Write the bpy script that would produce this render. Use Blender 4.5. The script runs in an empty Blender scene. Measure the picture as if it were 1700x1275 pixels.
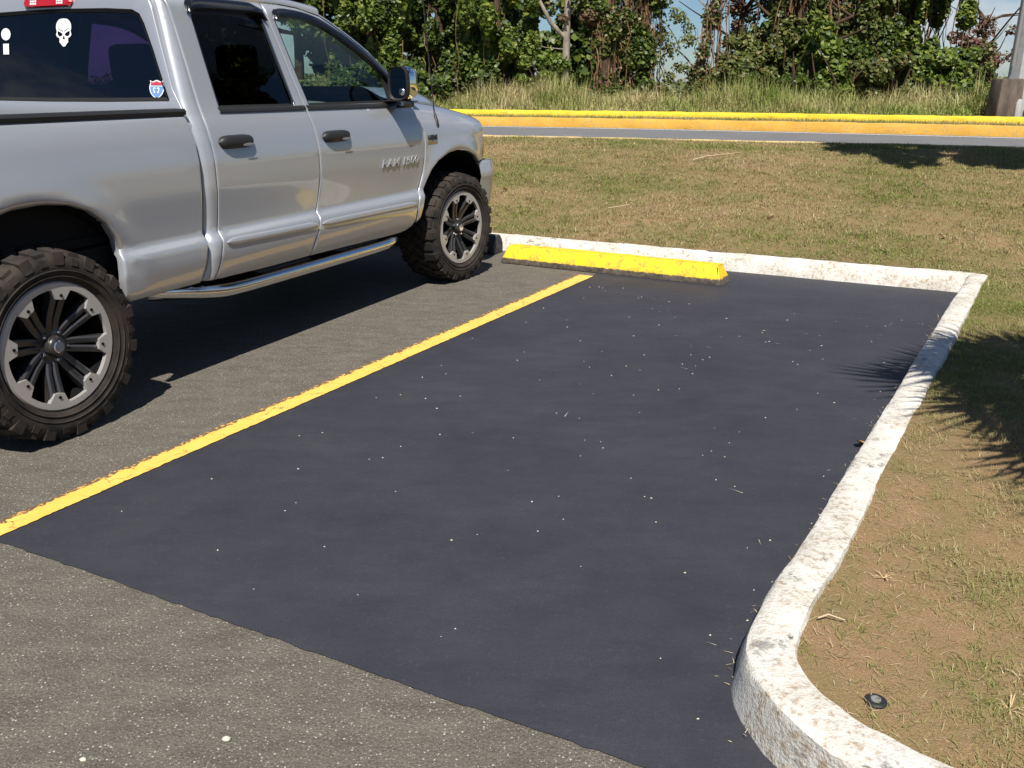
import bpy, bmesh, math, random
import numpy as np
from mathutils import Vector, Matrix
from mathutils.geometry import delaunay_2d_cdt

random.seed(7); rng = np.random.default_rng(11)
R = math.radians
scene = bpy.context.scene
COL = scene.collection

# ------------------------------------------------------------------ camera
cam_d = bpy.data.cameras.new('camera'); cam = bpy.data.objects.new('camera', cam_d); COL.objects.link(cam)
cam.location = (0, 0, 1.4585); cam.rotation_euler = (R(90 - 18.473), 0, 0)
cam_d.sensor_width = 36; cam_d.lens = 36 * 1508 / 1700.0
cam_d.clip_start = 0.05; cam_d.clip_end = 3000
scene.camera = cam
cy = scene.cycles; cy.max_bounces = 6; cy.diffuse_bounces = 3; cy.glossy_bounces = 3; cy.transmission_bounces = 4; cy.transparent_max_bounces = 8; cy.caustics_reflective = False; cy.caustics_refractive = False
scene.render.resolution_x = 1024; scene.render.resolution_y = 768

# ------------------------------------------------------------------ sky and sun
SUN = Vector((0.0, -0.70, 1.0)).normalized()
world = bpy.data.worlds.new('World'); scene.world = world; world.use_nodes = True
wt = world.node_tree; wt.nodes.clear()
wo = wt.nodes.new('ShaderNodeOutputWorld'); bg = wt.nodes.new('ShaderNodeBackground')
sky = wt.nodes.new('ShaderNodeTexSky'); sky.sky_type = 'NISHITA'; sky.sun_disc = False
sky.sun_elevation = math.asin(SUN.z); sky.sun_rotation = math.atan2(SUN.x, SUN.y)
sky.air_density = 1.0; sky.dust_density = 0.15; sky.ozone_density = 3.0
bg.inputs['Strength'].default_value = 0.052
wtc = wt.nodes.new('ShaderNodeTexCoord'); wmap = wt.nodes.new('ShaderNodeMapping'); wmap.inputs['Scale'].default_value = (1, 1, 3.2)
wn = wt.nodes.new('ShaderNodeTexNoise'); wn.inputs['Scale'].default_value = 3.1; wn.inputs['Detail'].default_value = 7; wn.inputs['Roughness'].default_value = .58
wr = wt.nodes.new('ShaderNodeValToRGB'); wr.color_ramp.elements[0].position = .52; wr.color_ramp.elements[1].position = .68
wm = wt.nodes.new('ShaderNodeMix'); wm.data_type = 'RGBA'; wm.inputs[7].default_value = (9.5, 9.8, 10.3, 1)
wl = wt.nodes.new
wt.links.new(wtc.outputs['Generated'], wmap.inputs['Vector']); wt.links.new(wmap.outputs[0], wn.inputs['Vector'])
wt.links.new(wn.outputs['Fac'], wr.inputs['Fac']); wt.links.new(wr.outputs['Color'], wm.inputs[0])
wb = wt.nodes.new('ShaderNodeMix'); wb.data_type = 'RGBA'; wb.blend_type = 'MULTIPLY'; wb.inputs[0].default_value = 1; wb.inputs[7].default_value = (.70, .86, 1.06, 1)
wt.links.new(sky.outputs[0], wb.inputs[6]); wt.links.new(wb.outputs[2], wm.inputs[6]); wt.links.new(wm.outputs[2], bg.inputs['Color']); wt.links.new(bg.outputs[0], wo.inputs['Surface'])
sd = bpy.data.lights.new('sun', 'SUN'); sd.energy = 4.95; sd.angle = R(0.53); sd.color = (1, .955, .88)
sun = bpy.data.objects.new('sun', sd); COL.objects.link(sun); sun.rotation_euler = SUN.to_track_quat('Z', 'Y').to_euler()
vs = scene.view_settings; vs.view_transform = 'Standard'; vs.look = 'None'; vs.exposure = 0.5; vs.gamma = 1.0

# ------------------------------------------------------------------ materials
class NT:
    def __init__(s, name):
        s.m = bpy.data.materials.new(name); s.m.use_nodes = True; s.t = s.m.node_tree
        s.b = s.t.nodes['Principled BSDF']; s.out = s.t.nodes['Material Output']
    def n(s, k, **kw):
        o = s.t.nodes.new('ShaderNode' + k)
        for a, v in kw.items():
            if a in o.inputs: o.inputs[a].default_value = v
            else: setattr(o, a, v)
        return o
    def l(s, a, b): s.t.links.new(a, b); return s
    def coord(s, kind='Object', scale=(1, 1, 1), rot=(0, 0, 0)):
        if kind == 'World': tc = s.n('NewGeometry').outputs['Position']
        else: tc = s.n('TexCoord').outputs[kind]
        mp = s.n('Mapping'); mp.inputs['Scale'].default_value = scale; mp.inputs['Rotation'].default_value = rot
        s.l(tc, mp.inputs['Vector']); return mp.outputs[0]
    def noise(s, vec, scale, detail=4, rough=.55, out='Fac'):
        o = s.n('TexNoise'); o.inputs['Scale'].default_value = scale; o.inputs['Detail'].default_value = detail; o.inputs['Roughness'].default_value = rough
        s.l(vec, o.inputs['Vector']); return o.outputs[out]
    def ramp(s, fac, *stops, interp='LINEAR'):
        o = s.n('ValToRGB'); e = o.color_ramp.elements; o.color_ramp.interpolation = interp
        while len(e) < len(stops): e.new(.5)
        for el, (p, c) in zip(e, stops): el.position = p; el.color = (c, c, c, 1) if isinstance(c, (int, float)) else (*c, 1)
        s.l(fac, o.inputs['Fac']); return o.outputs['Color']
    def mix(s, fac, a, b, mode='MIX'):
        o = s.n('Mix', data_type='RGBA', blend_type=mode)
        for i, v in ((0, fac), (6, a), (7, b)):
            if isinstance(v, (int, float)): o.inputs[i].default_value = v if i == 0 else (v, v, v, 1)
            elif isinstance(v, tuple): o.inputs[i].default_value = (*v, 1)
            else: s.l(v, o.inputs[i])
        return o.outputs[2]
    def math(s, op, a, b=0.0):
        o = s.n('Math', operation=op)
        for i, v in ((0, a), (1, b)):
            if isinstance(v, (int, float)): o.inputs[i].default_value = v
            else: s.l(v, o.inputs[i])
        return o.outputs[0]
    def bump(s, h, strength=.3, dist=.01):
        o = s.n('Bump'); o.inputs['Strength'].default_value = strength; o.inputs['Distance'].default_value = dist
        s.l(h, o.inputs['Height']); s.l(o.outputs[0], s.b.inputs['Normal']); return s
    def base(s, c, rough=.8, spec=.5, metal=0.):
        if isinstance(c, tuple): s.b.inputs['Base Color'].default_value = (*c, 1)
        else: s.l(c, s.b.inputs['Base Color'])
        if isinstance(rough, (int, float)): s.b.inputs['Roughness'].default_value = rough
        else: s.l(rough, s.b.inputs['Roughness'])
        s.b.inputs['Specular IOR Level'].default_value = spec; s.b.inputs['Metallic'].default_value = metal
        return s

M = {}
def simple(name, c, rough=.6, spec=.5, metal=0., coat=0.):
    t = NT(name).base(c, rough, spec, metal); t.b.inputs['Coat Weight'].default_value = coat; M[name] = t.m; return t.m

# old worn asphalt: grey-brown binder with pale aggregate showing
t = NT('old_asphalt'); v = t.coord('World')
big = t.noise(v, .9, 5, .6); mid = t.noise(t.coord('World', (1, 2.6, 1), (0, 0, R(30))), 5, 5, .65); fine = t.noise(v, 160, 3, .7)
c = t.mix(t.ramp(mid, (.36, 0.), (.66, 1.)), (.098, .085, .067), (.158, .139, .111))
c = t.mix(t.ramp(big, (.35, .0), (.7, .55)), c, (.124, .111, .091))
c = t.mix(t.ramp(fine, (.34, .75), (.52, 0.)), c, (.035, .032, .027))
vo = t.n('TexVoronoi', feature='F1'); vo.inputs['Scale'].default_value = 120; t.l(v, vo.inputs['Vector'])
hue = t.n('SeparateColor'); t.l(vo.outputs['Color'], hue.inputs[0])
pick = t.ramp(hue.outputs[0], (.86, 0.), (.89, 1.)); spot = t.ramp(vo.outputs['Distance'], (.22, 1.), (.36, 0.))
st = t.math('MULTIPLY', pick, spot)
c = t.mix(st, c, t.mix(hue.outputs[1], (.30, .27, .22), (.50, .48, .44)))
vo2 = t.n('TexVoronoi', feature='F1'); vo2.inputs['Scale'].default_value = 190; t.l(v, vo2.inputs['Vector'])
h2 = t.n('SeparateColor'); t.l(vo2.outputs['Color'], h2.inputs[0])
st2 = t.math('MULTIPLY', t.ramp(h2.outputs[0], (.70, 0.), (.74, .8)), t.ramp(vo2.outputs['Distance'], (.28, 1.), (.42, 0.)))
c = t.mix(st2, c, (.27, .25, .21))
t.base(c, .85, .35); t.bump(t.math('ADD', vo.outputs['Distance'], t.math('MULTIPLY', fine, 1.2)), .55, .006); M['asphalt'] = t.m

# fresh sealer coat
t = NT('sealcoat'); v = t.coord('World')
brush = t.noise(t.coord('World', (1, 2.5, 1), (0, 0, R(28))), 4.0, 6, .65); sw = t.noise(v, 1.6, 7, .68); fine = t.noise(v, 210, 3, .7); pores = t.noise(v, 60, 3, .6)
c = t.mix(t.ramp(sw, (.32, 0.), (.68, 1.)), (.027, .0275, .037), (.047, .0465, .055))
c = t.mix(t.ramp(brush, (.46, 0.), (.72, .5)), c, (.026, .027, .040))
c = t.mix(t.ramp(fine, (.42, .45), (.6, 0.)), c, (.018, .019, .025)); c = t.mix(t.ramp(pores, (.60, 0.), (.75, .35)), c, (.065, .064, .072))
t.base(c, t.ramp(brush, (.3, .72), (.7, .58)), .42)
t.bump(t.math('ADD', fine, t.math('MULTIPLY', pores, 1.5)), .28, .004); M['sealcoat'] = t.m

# parking line paint, cracked and worn through
t = NT('line_paint'); v = t.coord('World')
n1 = t.noise(v, 38, 6, .7); n2 = t.noise(v, 7, 5, .7); n3 = t.noise(v, 140, 3, .6)
vc = t.n('TexVoronoi', feature='DISTANCE_TO_EDGE'); vc.inputs['Scale'].default_value = 5.5
wv = t.n('VectorMath', operation='ADD'); ns = t.n('VectorMath', operation='SCALE'); ns.inputs['Scale'].default_value = .09
t.l(t.noise(v, 16, 4, .6, 'Color'), ns.inputs[0]); t.l(ns.outputs[0], wv.inputs[0]); t.l(v, wv.inputs[1]); t.l(wv.outputs[0], vc.inputs['Vector'])
c = t.mix(t.ramp(n2, (.35, 0.), (.7, 1.)), (.80, .46, .085), (.86, .53, .12))
crack = t.ramp(vc.outputs['Distance'], (.006, 1.), (.016, 0.))
crack = t.math('MULTIPLY', crack, t.ramp(n2, (.45, 0.), (.56, 1.)))
c = t.mix(crack, c, (.10, .055, .03))
c = t.mix(t.ramp(n1, (.68, 0.), (.73, .9)), c, (.13, .075, .04)); c = t.mix(t.ramp(n3, (.55, 0.), (.8, .3)), c, (.6, .33, .06))
t.base(c, .65, .4); t.bump(n3, .25, .003); M['line'] = t.m
# worn brown fringe of the old, wider line
t = NT('line_fringe'); v = t.coord('World'); n1 = t.noise(v, 45, 5, .7)
t.base(t.ramp(n1, (.40, (.11, .075, .05)), (.52, (.16, .10, .055)), (.60, (.70, .38, .09))), .75, .3); M['fringe'] = t.m

def painted_kerb(name, paint, paint2, dirt=.5, fs=1.0):
    t = NT(name); v = t.coord('World')
    a = t.noise(v, 3.0 * fs, 6, .68); b = t.noise(v, 22 * fs, 6, .72); f = t.noise(v, 120, 3, .6); w = t.noise(t.coord('World', (1, 1, 5)), 9, 5, .7)
    c = t.mix(t.ramp(a, (.35, 0.), (.7, 1.)), paint, paint2)
    stain = t.math('MULTIPLY', t.ramp(b, (.50, 0.), (.62, 1.)), t.ramp(a, (.40, .1), (.56, 1.)))
    c = t.mix(t.math('MULTIPLY', stain, dirt), c, (.34, .25, .16)); c = t.mix(t.math('MULTIPLY', t.ramp(f, (.54, 0.), (.70, .22)), dirt), c, (.30, .27, .22))
    bl = t.math('MULTIPLY', t.ramp(w, (.57, 0.), (.64, 1.)), t.ramp(t.noise(v, 1.7, 4, .6), (.50, 0.), (.62, 1.)))
    c = t.mix(t.math('MULTIPLY', bl, dirt), c, (.10, .09, .08))
    t.base(c, .8, .35); t.bump(t.math('ADD', b, f), .5, .012); M[name] = t.m
painted_kerb('white_kerb', (.68, .66, .61), (.52, .485, .42), 1.0, fs=2.1)
painted_kerb('yellow_kerb', (.72, .50, .022), (.78, .58, .03), .5)
painted_kerb('amber_kerb', (.60, .31, .04), (.66, .38, .055), .7)
painted_kerb('cream_kerb', (.62, .42, .14), (.55, .44, .28), .8)
# wheel stop: yellow paint that stops short of the ground, bare dirty concrete below
t = NT('stop_paint'); v = t.coord('Object'); sx = t.n('SeparateXYZ'); t.l(v, sx.inputs[0])
edge = t.math('ADD', sx.outputs[2], t.math('MULTIPLY', t.math('SUBTRACT', t.noise(v, 26, 5, .7), .5), .035))
pm = t.ramp(edge, (.040, 0.), (.046, 1.)); n1 = t.noise(v, 14, 6, .7); n2 = t.noise(v, 70, 4, .7)
y = t.mix(t.ramp(n1, (.3, 0.), (.7, 1.)), (.86, .575, .012), (.78, .51, .012))
chip = t.math('MULTIPLY', t.ramp(n1, (.50, 0.), (.58, 1.)), t.ramp(n2, (.46, 0.), (.54, .9))); y = t.mix(t.ramp(t.noise(v, 5, 5, .7), (.45, 0.), (.75, .35)), y, (.55, .38, .06))
y = t.mix(chip, y, (.42, .22, .05))
con = t.ramp(t.noise(v, 30, 6, .7), (.35, (.045, .038, .03)), (.65, (.14, .115, .085)))
t.base(t.mix(pm, con, y), .7, .4); t.bump(t.math('ADD', n2, n1), .4, .008); M['stop_paint'] = t.m
t = NT('dark_concrete'); v = t.coord('Object')
t.base(t.ramp(t.noise(v, 18, 6, .7), (.3, (.02, .022, .024)), (.55, (.05, .052, .055)), (.75, (.16, .15, .14))), .8, .35); t.bump(t.noise(v, 60, 4), .5, .01); M['dark_concrete'] = t.m

# road
t = NT('road_asphalt'); v = t.coord('World')
c = t.mix(t.noise(v, 1.5, 5, .6), (.12, .12, .125), (.20, .20, .205)); c = t.mix(t.ramp(t.noise(v, 60, 3), (.35, .5), (.6, 0.)), c, (.08, .08, .08))
t.base(c, .85, .35); t.bump(t.noise(v, 80, 3), .3, .006); M['road'] = t.m
t = NT('road_white'); v = t.coord('World'); t.base(t.ramp(t.noise(v, 20, 5, .7), (.40, (.25, .25, .25)), (.5, (.75, .74, .72))), .7); M['road_white'] = t.m

# dry turf soil
def turf(name, green, dry, soil, gscale=.55, gpos=(.44, .62)):
    t = NT(name); v = t.coord('World')
    a = t.noise(v, gscale, 6, .68); b = t.noise(v, 4.5, 6, .7); f = t.noise(v, 45, 5, .75); ff = t.noise(v, 130, 3, .7)
    c = t.mix(t.ramp(b, (.36, 0.), (.64, 1.)), soil, dry)
    g = t.math('MULTIPLY', t.ramp(a, (gpos[0], .12), (gpos[1], 1.)), t.ramp(f, (.40, .15), (.58, 1.)))
    vd = t.n('VectorMath', operation='DISTANCE'); t.l(v, vd.inputs[0]); vd.inputs[1].default_value = (.95, 1.95, .12)      # the worn bare patch by the kerb nose
    g = t.math('MULTIPLY', g, t.ramp(t.math('ADD', t.math('MULTIPLY', vd.outputs['Value'], .25), t.math('MULTIPLY', t.math('SUBTRACT', b, .5), .35)), (.18, .12), (.50, 1.)))
    c = t.mix(g, c, green); c = t.mix(t.ramp(f, (.28, .35), (.40, 0.)), c, (.17, .12, .06)); c = t.mix(t.ramp(ff, (.58, 0.), (.74, .55)), c, (.46, .36, .20))
    sp = t.noise(v, 420, 2, .7); c = t.mix(t.ramp(sp, (.36, .75), (.52, 0.)), c, (.10, .068, .035)); c = t.mix(t.ramp(sp, (.56, 0.), (.7, .4)), c, (.52, .38, .22))
    t.base(c, .95, .15); t.bump(t.math('ADD', t.math('MULTIPLY', f, .6), t.math('ADD', ff, t.math('MULTIPLY', sp, .6))), .6, .014); M[name] = t.m
turf('dry_turf', (.125, .135, .036), (.245, .185, .085), (.335, .208, .115))
turf('field_turf', (.09, .12, .03), (.24, .20, .08), (.20, .15, .06))
t = NT('ground_earth'); v = t.coord('World'); t.base(t.mix(t.noise(v, .05, 6), (.06, .09, .03), (.14, .13, .06)), .95, .1); M['earth'] = t.m

def leafy(name, *stops, rough=.45, trans=.25, spec=.35, patch=None):
    t = NT(name); rnd = t.n('NewGeometry').outputs['Random Per Island']
    c = t.ramp(rnd, *stops)
    if patch:
        a = t.noise(t.coord('World'), patch[0], 6, .68); c = t.mix(t.ramp(a, (patch[1], 0.), (patch[2], 1.)), c, t.ramp(rnd, *patch[3]))
    t.base(c, rough, spec)
    if trans:
        tr = t.n('BsdfTranslucent'); t.l(c, tr.inputs['Color']); mx = t.n('MixShader'); mx.inputs[0].default_value = trans
        t.l(t.b.outputs[0], mx.inputs[1]); t.l(tr.outputs[0], mx.inputs[2]); t.l(mx.outputs[0], t.out.inputs['Surface'])
    M[name] = t.m
dryb = ((0., (.30, .235, .11)), (.35, (.40, .31, .16)), (.6, (.24, .17, .08)), (.8, (.52, .43, .26)), (1., (.19, .21, .06)))
grnb = ((0., (.11, .15, .028)), (.4, (.15, .195, .04)), (.7, (.20, .215, .06)), (1., (.36, .30, .14)))
leafy('turf_blade', *dryb, rough=.75, trans=.12, spec=.15, patch=(.55, .40, .58, grnb))
leafy('tall_blade', (0., (.12, .18, .03)), (.4, (.20, .27, .055)), (.75, (.28, .33, .08)), (1., (.46, .42, .18)), rough=.7, trans=.2, spec=.2, patch=(.5, .42, .60, ((0., (.30, .25, .10)), (.35, (.55, .46, .24)), (.6, (.36, .28, .12)), (.85, (.66, .57, .34)), (1., (.24, .26, .07)))))
leafy('straw_litter', (0., (.30, .20, .10)), (.4, (.50, .40, .22)), (.75, (.62, .53, .34)), (1., (.20, .12, .06)), rough=.8, trans=.05, spec=.15)
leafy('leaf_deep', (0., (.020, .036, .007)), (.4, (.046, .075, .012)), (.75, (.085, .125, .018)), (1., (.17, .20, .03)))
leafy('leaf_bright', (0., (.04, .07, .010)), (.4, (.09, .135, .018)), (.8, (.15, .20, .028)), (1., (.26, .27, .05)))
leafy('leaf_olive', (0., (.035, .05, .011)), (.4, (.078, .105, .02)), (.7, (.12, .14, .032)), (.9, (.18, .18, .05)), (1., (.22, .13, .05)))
leafy('leaf_rust', (0., (.09, .045, .03)), (.3, (.17, .08, .06)), (.6, (.10, .10, .035)), (.85, (.24, .10, .09)), (1., (.20, .16, .07)), rough=.6)
leafy('leaf_palm', (0., (.05, .08, .02)), (1., (.10, .14, .03)), trans=.1)
t = NT('bark_pale'); v = t.coord('Object', (1, 1, .3)); t.base(t.ramp(t.noise(v, 9, 6, .7), (.3, (.12, .10, .075)), (.55, (.30, .26, .20)), (.75, (.42, .37, .30))), .9, .2); t.bump(t.noise(v, 30, 4), .6, .02); M['bark_pale'] = t.m
t = NT('bark_dark'); v = t.coord('Object', (1, 1, .3)); t.base(t.ramp(t.noise(v, 9, 6, .7), (.3, (.035, .024, .016)), (.7, (.13, .085, .055))), .95, .15); t.bump(t.noise(v, 30, 4), .7, .02); M['bark_dark'] = t.m
leafy('vine_dry', (0., (.07, .038, .022)), (.5, (.16, .09, .05)), (1., (.24, .16, .09)), rough=.9, trans=0, spec=.1)
t = NT('pole_concrete'); v = t.coord('Object'); t.base(t.ramp(t.noise(v, 5, 6, .7), (.3, (.30, .30, .30)), (.7, (.46, .46, .46))), .85, .3); t.bump(t.noise(v, 50, 4), .3, .01); M['pole'] = t.m
t = NT('stained_concrete'); v = t.coord('Object', (1, 1, .4)); t.base(t.ramp(t.noise(v, 4, 6, .7), (.3, (.05, .04, .033)), (.6, (.15, .12, .10)), (.8, (.26, .22, .18))), .9, .25); t.bump(t.noise(v, 40, 4), .5, .01); M['stained'] = t.m

# truck
t = NT('silver_paint'); v = t.coord('Object'); fl = t.noise(v, 900, 2, .5); g = t.noise(v, 2.2, 4)
c = t.mix(fl, (.35, .362, .385), (.42, .432, .455)); sx = t.n('SeparateXYZ'); t.l(v, sx.inputs[0])
dust = t.math('MULTIPLY', t.ramp(t.math('ADD', sx.outputs[2], t.math('MULTIPLY', g, .25)), (.48, 1.), (.82, 0.)), .34)
c = t.mix(dust, c, (.33, .28, .22)); t.base(c, .38, .5, .36); t.l(t.math('ADD', t.math('MULTIPLY', dust, .5), .30), t.b.inputs['Roughness'])
t.b.inputs['Coat Weight'].default_value = 1.0; t.b.inputs['Coat Roughness'].default_value = .03; M['silver'] = t.m
simple('black_plastic', (.018, .018, .019), .5, .4); simple('black_rubber', (.012, .012, .012), .75, .3); simple('gap_black', (.006, .006, .006), .9, .1)
simple('chrome', (.78, .78, .79), .07, .5, 1.); simple('bright_trim', (.65, .66, .68), .16, .5, 1.)
simple('red_lens', (.42, .008, .012), .12, .6, 0, .6); simple('amber_lens', (.55, .10, .03), .15, .6); simple('clear_lens', (.32, .33, .35), .1, .6, .6)
simple('visor_smoke', (.007, .008, .011), .10, .5); simple('chassis', (.014, .013, .012), .85, .2); simple('interior', (.035, .036, .04), .8, .3)
simple('seat_cloth', (.075, .06, .09), .9, .2); simple('dash', (.16, .17, .18), .7, .3); simple('decal_white', (.82, .82, .80), .6); simple('decal_red', (.50, .05, .08), .6)
simple('decal_blue', (.14, .30, .62), .6); simple('decal_black', (.012, .012, .014), .6); simple('gold', (.50, .33, .10), .25, .5, .8); simple('mirror_glass', (.30, .36, .36), .03, .8, 1.)
t = NT('tyre_rubber'); v = t.coord('Object'); a = t.noise(v, 6, 5, .7); b = t.noise(v, 40, 4, .7)
t.base(t.mix(t.ramp(a, (.38, 0.), (.68, .8)), (.017, .0155, .0145), (.060, .046, .036)), .88, .25); t.bump(b, .35, .006); M['tyre'] = t.m
t = NT('machined_lip'); v = t.coord('Object'); t.base(t.mix(t.noise(v, 9, 5), (.36, .345, .33), (.48, .46, .44)), .45, .5, .4); M['lip'] = t.m
t = NT('spoke_black'); v = t.coord('Object'); t.base(t.mix(t.ramp(t.noise(v, 7, 5), (.45, 0.), (.75, .5)), (.013, .013, .014), (.07, .06, .052)), .32, .5); M['spoke'] = t.m
simple('spoke_edge', (.045, .044, .046), .35, .5, .2)
def glass(name, tint, refl=1.0):
    t = NT(name); tr = t.n('BsdfTransparent'); tr.inputs['Color'].default_value = (*tint, 1)
    gl = t.n('BsdfGlossy'); gl.inputs['Roughness'].default_value = .01; gl.inputs['Color'].default_value = (refl, refl, refl, 1)
    fr = t.n('LayerWeight'); fr.inputs['Blend'].default_value = .5; mx = t.n('MixShader')
    t.l(t.math('ADD', t.math('MULTIPLY', t.math('POWER', fr.outputs['Facing'], 5.0), .9), .05), mx.inputs[0]); t.l(tr.outputs[0], mx.inputs[1]); t.l(gl.outputs[0], mx.inputs[2]); t.l(mx.outputs[0], t.out.inputs['Surface'])
    t.t.nodes.remove(t.b); M[name] = t.m
glass('glass_clear', (.60, .74, .70)); glass('glass_tint', (.010, .011, .016)); glass('glass_purple', (.075, .032, .14)); glass('glass_shield', (.75, .80, .78))
simple('leaf_dry', (.36, .20, .09), .8, .2); simple('leaf_dry_pale', (.52, .38, .22), .8, .2); simple('twig', (.50, .40, .27), .9, .2); simple('speck', (.55, .50, .40), .8, .3); simple('badge_silver', (.55, .56, .58), .3, .5, .5)
simple('cap_plastic', (.02, .02, .022), .55, .4); simple('cap_grey', (.20, .20, .20), .6)

# ------------------------------------------------------------------ mesh helpers
class MB:
    def __init__(s): s.v = []; s.f = []; s.m = []
    def add(s, vs, fs, m=0):
        o = len(s.v); s.v += [tuple(map(float, p)) for p in vs]; s.f += [tuple(o + i for i in f) for f in fs]; s.m += [m] * len(fs); return s
    def box(s, a, b, m=0, bev=0.0):
        (x0, y0, z0), (x1, y1, z1) = a, b
        if not bev:
            vs = [(x, y, z) for x in (x0, x1) for y in (y0, y1) for z in (z0, z1)]
            return s.add(vs, [(0, 1, 3, 2), (4, 6, 7, 5), (0, 4, 5, 1), (2, 3, 7, 6), (0, 2, 6, 4), (1, 5, 7, 3)], m)
        bm = bmesh.new(); bmesh.ops.create_cube(bm, size=1)
        for v in bm.verts: v.co = Vector(((x0 + x1) / 2 + v.co.x * (x1 - x0), (y0 + y1) / 2 + v.co.y * (y1 - y0), (z0 + z1) / 2 + v.co.z * (z1 - z0)))
        bmesh.ops.bevel(bm, geom=list(bm.edges), offset=bev, segments=3, affect='EDGES', profile=.5)
        s.addbm(bm, m); return s
    def addbm(s, bm, m=0):
        bm.verts.ensure_lookup_table(); bm.verts.index_update()
        s.add([v.co[:] for v in bm.verts], [[v.index for v in f.verts] for f in bm.faces], m); bm.free()
    def grid(s, P, m=0, flip=False, close_u=False, close_v=False):
        P = np.asarray(P, float); nu, nv = P.shape[:2]; fs = []
        for i in range(nu if close_u else nu - 1):
            for j in range(nv if close_v else nv - 1):
                a, b, c, d = i * nv + j, ((i + 1) % nu) * nv + j, ((i + 1) % nu) * nv + (j + 1) % nv, i * nv + (j + 1) % nv
                fs.append((a, d, c, b) if flip else (a, b, c, d))
        return s.add(P.reshape(-1, 3), fs, m)
    def tube(s, path, rad, n=8, m=0, cap=True, sq=(1, 1)):
        path = [Vector(p) for p in path]; rad = rad if hasattr(rad, '__len__') else [rad] * len(path)
        rings = []; up = Vector((0, 0, 1)); ref = None
        for i, p in enumerate(path):
            t = (path[min(i + 1, len(path) - 1)] - path[max(i - 1, 0)]).normalized()
            if ref is None: ref = t.orthogonal().normalized() if abs(t.z) > .9 else t.cross(up).normalized()
            ref = (ref - t * ref.dot(t)).normalized(); q = t.cross(ref)
            rings.append([p + (ref * math.cos(a) * sq[0] + q * math.sin(a) * sq[1]) * rad[i] for a in (2 * math.pi * k / n for k in range(n))])
        o = len(s.v); s.grid([[tuple(v) for v in r] for r in rings], m, close_v=True)
        if cap: s.f += [tuple(o + k for k in range(n))[::-1], tuple(o + (len(path) - 1) * n + k for k in range(n))]; s.m += [m, m]
        return s
    def lathe(s, prof, axis='y', n=48, m=0, closed=False, c=(0, 0, 0)):
        # prof: (radius, along axis)
        P = []
        for k in range(n):
            a = 2 * math.pi * k / n
            row = []
            for r, h in prof:
                if axis == 'y': row.append((c[0] + r * math.cos(a), c[1] + h, c[2] + r * math.sin(a)))
                elif axis == 'z': row.append((c[0] + r * math.cos(a), c[1] + r * math.sin(a), c[2] + h))
                else: row.append((c[0] + h, c[1] + r * math.cos(a), c[2] + r * math.sin(a)))
            P.append(row)
        return s.grid(P, m, close_u=True, close_v=closed)
    def build(s, name, mats, parent=None, smooth=None, loc=None):
        me = bpy.data.meshes.new(name); me.from_pydata(s.v, [], s.f)
        mats = mats if isinstance(mats, (list, tuple)) else [mats]
        for x in mats: me.materials.append(M[x])
        if len(mats) > 1: me.polygons.foreach_set('material_index', s.m)
        bm = bmesh.new(); bm.from_mesh(me); bmesh.ops.recalc_face_normals(bm, faces=bm.faces[:]); bm.to_mesh(me); bm.free()
        if smooth is not None:
            me.shade_smooth(); me.set_sharp_from_angle(angle=R(smooth))
        o = bpy.data.objects.new(name, me); COL.objects.link(o)
        if parent: o.parent = parent
        if loc is not None: o.location = loc
        return o
def tag(o, label=None, cat=None, group=None, kind=None):
    for k, v in (('label', label), ('category', cat), ('group', group), ('kind', kind)):
        if v: o[k] = v
    return o
def empty(name, loc, rz=0):
    o = bpy.data.objects.new(name, None); COL.objects.link(o); o.location = loc; o.rotation_euler = (0, 0, rz); o.empty_display_size = .2; return o
TRI5 = np.array([(0, 1, 2), (0, 2, 4), (4, 2, 3)]); TRI6 = np.array([(0, 1, 5), (1, 2, 4), (1, 4, 5), (2, 3, 4)])
def fast_mesh(name, verts, k, mat, parent=None):
    """numpy mesh of many small blades or leaves: k verts each, triangulated by a fixed pattern"""
    T = TRI5 if k == 5 else TRI6; n = len(verts); m = n // k
    idx = (np.arange(m)[:, None, None] * k + T[None]).reshape(-1).astype(np.int32); nf = m * len(T)
    me = bpy.data.meshes.new(name); me.vertices.add(n); me.vertices.foreach_set('co', np.ascontiguousarray(verts, np.float32).ravel())
    me.loops.add(nf * 3); me.loops.foreach_set('vertex_index', idx); me.polygons.add(nf)
    me.polygons.foreach_set('loop_start', np.arange(nf, dtype=np.int32) * 3); me.update(calc_edges=True)
    me.materials.append(M[mat]); o = bpy.data.objects.new(name, me); COL.objects.link(o)
    if parent: o.parent = parent
    return o
def catmull(pts, step, closed=False):
    P = [np.array(p, float) for p in pts]; out = []
    n = len(P)
    for i in range(n if closed else n - 1):
        if closed: p0, p1, p2, p3 = P[i - 1], P[i], P[(i + 1) % n], P[(i + 2) % n]
        else: p0, p1, p2, p3 = P[max(i - 1, 0)], P[i], P[i + 1], P[min(i + 2, n - 1)]
        k = max(1, int(np.linalg.norm(p2 - p1) / step))
        for j in range(k):
            t = j / k
            out.append(.5 * ((2 * p1) + (-p0 + p2) * t + (2 * p0 - 5 * p1 + 4 * p2 - p3) * t * t + (-p0 + 3 * p1 - 3 * p2 + p3) * t ** 3))
    if not closed: out.append(P[-1])
    return np.array(out)
def resample(pts, step, closed=True):
    P = np.array(pts, float); out = []
    n = len(P)
    for i in range(n if closed else n - 1):
        a, b = P[i], P[(i + 1) % n]; k = max(1, int(math.ceil(np.linalg.norm(b - a) / step)))
        out += [a + (b - a) * j / k for j in range(k)]
    if not closed: out.append(P[-1])
    return np.array(out)
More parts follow.
